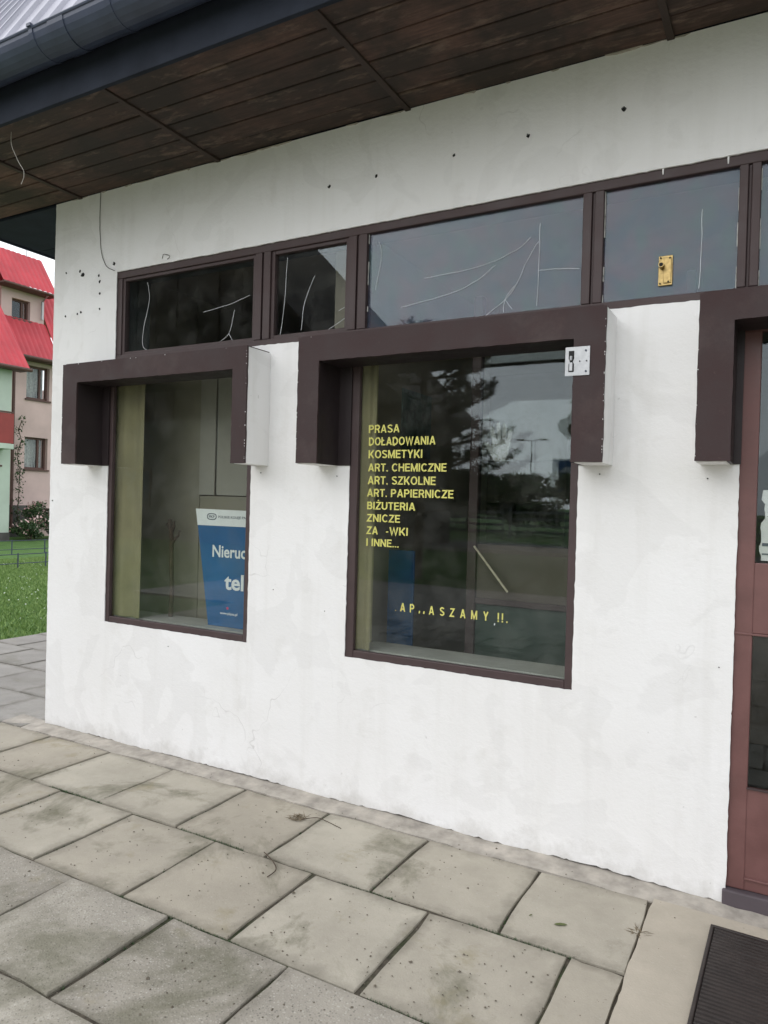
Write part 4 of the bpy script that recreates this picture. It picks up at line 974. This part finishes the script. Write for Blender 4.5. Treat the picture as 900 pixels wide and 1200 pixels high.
bx('balcony_slab', 'greenwall', gh, GX+.002, GX+.55, 7.5, 11.0, 2.82, 2.98, bevel=.01)
for k in range(7): bx('balcony_panel', 'redpanel', gh, GX+.50, GX+.54, 7.5+.5*k, 7.99+.5*k, 2.99, 3.92, bevel=.004)
bx('balcony_rail', 'housebrown', gh, GX+.48, GX+.56, 7.5, 11.0, 3.93, 3.97, bevel=.004)
cl = tag(empty('climbing_plant', (-23.2, 12.72, -.05)), 'thin climbing plant up the drainpipe of the pink house', 'plant')
q = random.Random(8); pts = [(q.uniform(-.05, .05), q.uniform(-.08, .08), .2+k*.35) for k in range(12)]
MB().tube(pts, .015, 5).build('stem', 'bark', cl); cloud_obj('foliage', leaf_cloud(pts, [.16+.08*q.random() for _ in pts], 500, .045, 3, 1), 'bushleaf', cl)

# ------------------------------------------------------------------ what stands across the lawn (seen in the glass)
fc = MB(); fc.face([(-9, -9, -.02), (9, -9, -.02), (9, PAVE_B, -.02), (-9, PAVE_B, -.02)]); tag(fc.build('forecourt', 'concrete'), 'concrete forecourt behind the slab pavement', 'forecourt', kind='structure')
rd = MB(); rd.face([(-120, -25.5, -.03), (120, -25.5, -.03), (120, -19.2, -.03), (-120, -19.2, -.03)]); tag(rd.build('road', 'asphalt'), 'asphalt road beyond the lawn', 'road', kind='structure')
m = MB(); m.box(-120, 120, -19.2, -19.05, -.05, .08); tag(m.build('kerb', 'concrete'), 'concrete kerb along the road', 'kerb', kind='structure')
nb = tag(empty('timber_gable_house', (0, 0, 0)), 'dark timber gabled house across the lawn mirrored in the windows', 'house')
NS = -2.7
bx('wall', 'greyrender', nb, -27+NS, -9.3+NS, -24, -15.8, -.05, 4.2, bevel=0)
MB().prism([(-27.3+NS, 4.2), (-8.9+NS, 4.2), (-8.9+NS, 5.0), (-18.1+NS, 14.2), (-27.3+NS, 5.0)], 'y', -24, -15.9).build('gable', 'timber', nb)
for s in (-1, 1):
    a, b = (-18.1+NS+s*9.7, 4.55), (-18.1+NS, 14.4)
    MB().prism([a, b, (b[0], b[1]+.22), (a[0], a[1]+.22)], 'y', -24.5, -15.4).build('roof', 'timber', nb)
for k in range(5):
    w_ = empty('window'); w_.parent = nb; x = -25+NS+k*3.1
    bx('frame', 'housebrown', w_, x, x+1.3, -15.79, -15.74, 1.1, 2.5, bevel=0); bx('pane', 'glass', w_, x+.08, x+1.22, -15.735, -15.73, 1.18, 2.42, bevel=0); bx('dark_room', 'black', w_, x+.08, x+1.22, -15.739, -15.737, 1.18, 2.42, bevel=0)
for k in range(18): bx('cladding_board', 'timber', nb, -26.6+NS+k, -26.55+NS+k, -15.9, -15.86, 4.25, max(4.6, 13.6-abs(-26.6+k+18.1)), bevel=0)

def limbed(parent, h, r, seed, cs):
    q = random.Random(seed); m = MB(); m.tube([(0, 0, -.1), (q.uniform(-.1, .1), q.uniform(-.1, .1), h*.35), (q.uniform(-.15, .15), 0, h*.62), (0, 0, h*.92)], r, 8, 0, r*.25); m.build('trunk', 'bark', parent)
    m = MB()
    for c in cs: z = min(c[2]*.75, h*.8); m.tube([(0, 0, z), (c[0]*.5, c[1]*.5, (z+c[2])/2), c], r*.3, 5, 0, r*.08)
    m.build('limbs', 'bark', parent)
def broadleaf(loc, h, cr, seed, label, n=9000, leafs=.11, grp='trees beyond the lawn'):
    t = tag(empty('broadleaf_tree', loc), label, 'tree', grp); q = random.Random(seed); cs = []; rd_ = []
    for _ in range(34):
        a = q.uniform(0, 6.28); z = q.uniform(.32, 1); rr_ = cr*math.sqrt(max(.05, 1-((z-.6)/.45)**2))*q.uniform(.3, 1); cs.append((rr_*math.cos(a), rr_*math.sin(a), h*z*.95)); rd_.append(cr*q.uniform(.18, .36))
    limbed(t, h, .035*h*.6, seed, cs[:16]); cloud_obj('crown', leaf_cloud(cs, rd_, n, leafs, seed), 'leaf', t); return t
def pine(loc, h, seed, label):
    t = tag(empty('pine_tree', loc), label, 'tree', 'trees beyond the lawn'); q = random.Random(seed); V = []; F = []
    m = MB(); m.tube([(0, 0, -.1), (.1, .05, h*.4), (.05, -.05, h*.75), (0, 0, h)], .13, 8, 0, .03); m.build('trunk', 'bark', t); m = MB()
    def needles(p, d, L_, n):
        p, d = Vector(p), Vector(d).normalized(); a = d.orthogonal().normalized(); b = d.cross(a)
        for _ in range(n):
            o = p+d*L_*q.random(); an = q.uniform(0, 6.283); e = (d*.8+(a*math.cos(an)+b*math.sin(an))).normalized()*q.uniform(.08, .14); w_ = e.orthogonal().normalized()*.011
            k = len(V); V.extend([tuple(o-w_), tuple(o+w_), tuple(o+e)]); F.append((k, k+1, k+2))
    for k in range(34):
        z = h*(.26+.70*k/34); a = k*2.4+q.uniform(-.4, .4); L_ = 2.2*(1-.66*((z/h-.26)/.74))*q.uniform(.65, 1.15); d = Vector((math.cos(a), math.sin(a), q.uniform(.15, .4)))
        e = Vector((0, 0, z))+d*L_; m.tube([(0, 0, z), tuple(Vector((0, 0, z))+d*L_*.5-Vector((0, 0, .05*L_))), tuple(e)], .035, 5, 0, .008)
        for s_ in range(11):
            f_ = .25+.75*s_/10; o = Vector((0, 0, z))+d*L_*f_-Vector((0, 0, .2*L_*f_*(1-f_))); side = 1 if s_ % 2 else -1
            td = (d+Vector((-d.y, d.x, 0))*side*q.uniform(.5, 1.1)+Vector((0, 0, q.uniform(0, .7)))).normalized(); tl = .5*(1.25-f_)*q.uniform(.7, 1.3)+.12
            m.tube([tuple(o), tuple(o+td*tl)], .008, 4, 0, .004); needles(o, td, tl, int(70*tl)+12)
            for _ in range(2):
                o2 = o+td*tl*q.uniform(.3, .8); t2 = (td+Vector((q.uniform(-.8, .8), q.uniform(-.8, .8), q.uniform(0, .8)))).normalized(); needles(o2, t2, tl*.55, 20)
    m.build('limbs', 'bark', t)
    cloud_obj('crown', (np.array(V), np.array(F)), 'needle', t)
pine((-6.6, -10.2, -.05), 5.1, 3, 'spreading dark pine on the lawn mirrored beside the yellow lettering')
broadleaf((-4.5, -17.2, -.05), 4.9, 1.6, 5, 'round leafy tree near the road mirrored at the window edge')
broadleaf((7.5, -12.0, -.05), 6.5, 3.0, 6, 'broad leafy tree mirrored in the door glass')
broadleaf((3.4, -16.5, -.05), 5.4, 2.6, 7, 'leafy tree beside the road mirrored in the door glass')
for k, (x, y, h, cr) in enumerate(((-12, -34, 3.2, 2.2), (-17, -38, 3.6, 2.6), (-23, -45, 4.5, 3.0), (-6, -36, 2.6, 1.8))):
    broadleaf((x, y, -.05), h, cr, 20+k, ('small round tree beyond the road by the lamp', 'wider tree beyond the road left of the lamps', 'largest tree far beyond the road', 'lowest tree beyond the road on the right')[k], 2500, .2)
def lamp(loc, h, label):
    t = tag(empty('street_lamp', loc), label, 'street lamp', 'street lamps beyond the road'); MB().tube([(0, 0, 0), (0, 0, h)], .09, 8, 0, .05).build('pole', 'pole', t)
    for s in (-1, 1): MB().tube([(0, 0, h-.1), (s*.5, 0, h+.08), (s*.95, 0, h+.08)], .04, 6).build('arm', 'pole', t); MB().box(s*1.1-.35, s*1.1+.35, -.14, .14, h+.04, h+.16).build('lamp_head', 'pole', t, .02)
lamp((-21.5, -64, -.05), 7.9, 'far double armed street lamp mirrored in the lettered window'); lamp((-18.2, -41, -.05), 7.0, 'nearer double armed street lamp mirrored behind the pine')
bs = tag(empty('blue_sign', (-8.6, -27.5, -.05)), 'blue square road sign beyond the road', 'sign')
for k in (0, 1): MB().tube([(k*.9, 0, 0), (k*.9, 0, 3.6)], .04, 6).build('post', 'pole', bs)
bx('panel', 'blue', bs, -.25, 1.15, .05, .09, 2.2, 3.6, bevel=.01); MB().tube([(.45, .1, 2.9), (.45, .115, 2.9)], .38, 18).build('disc', 'white', bs)
for k in range(7):
    b = tag(empty('garden_fence', (-30+k*6.2, -29.5, -.05)), 'low grey slatted fence section beyond the road, number %s from the left' % ('one', 'two', 'three', 'four', 'five', 'six', 'seven')[k], 'fence', 'grey fence sections beyond the road')
    for j in range(2): MB().box(j*5.8, j*5.8+.1, 0, .1, 0, 1.5).build('post', 'pole', b)
    for j in range(4): MB().box(.1, 5.8, .03, .06, .3+j*.3, .42+j*.3).build('slat', 'pole', b)
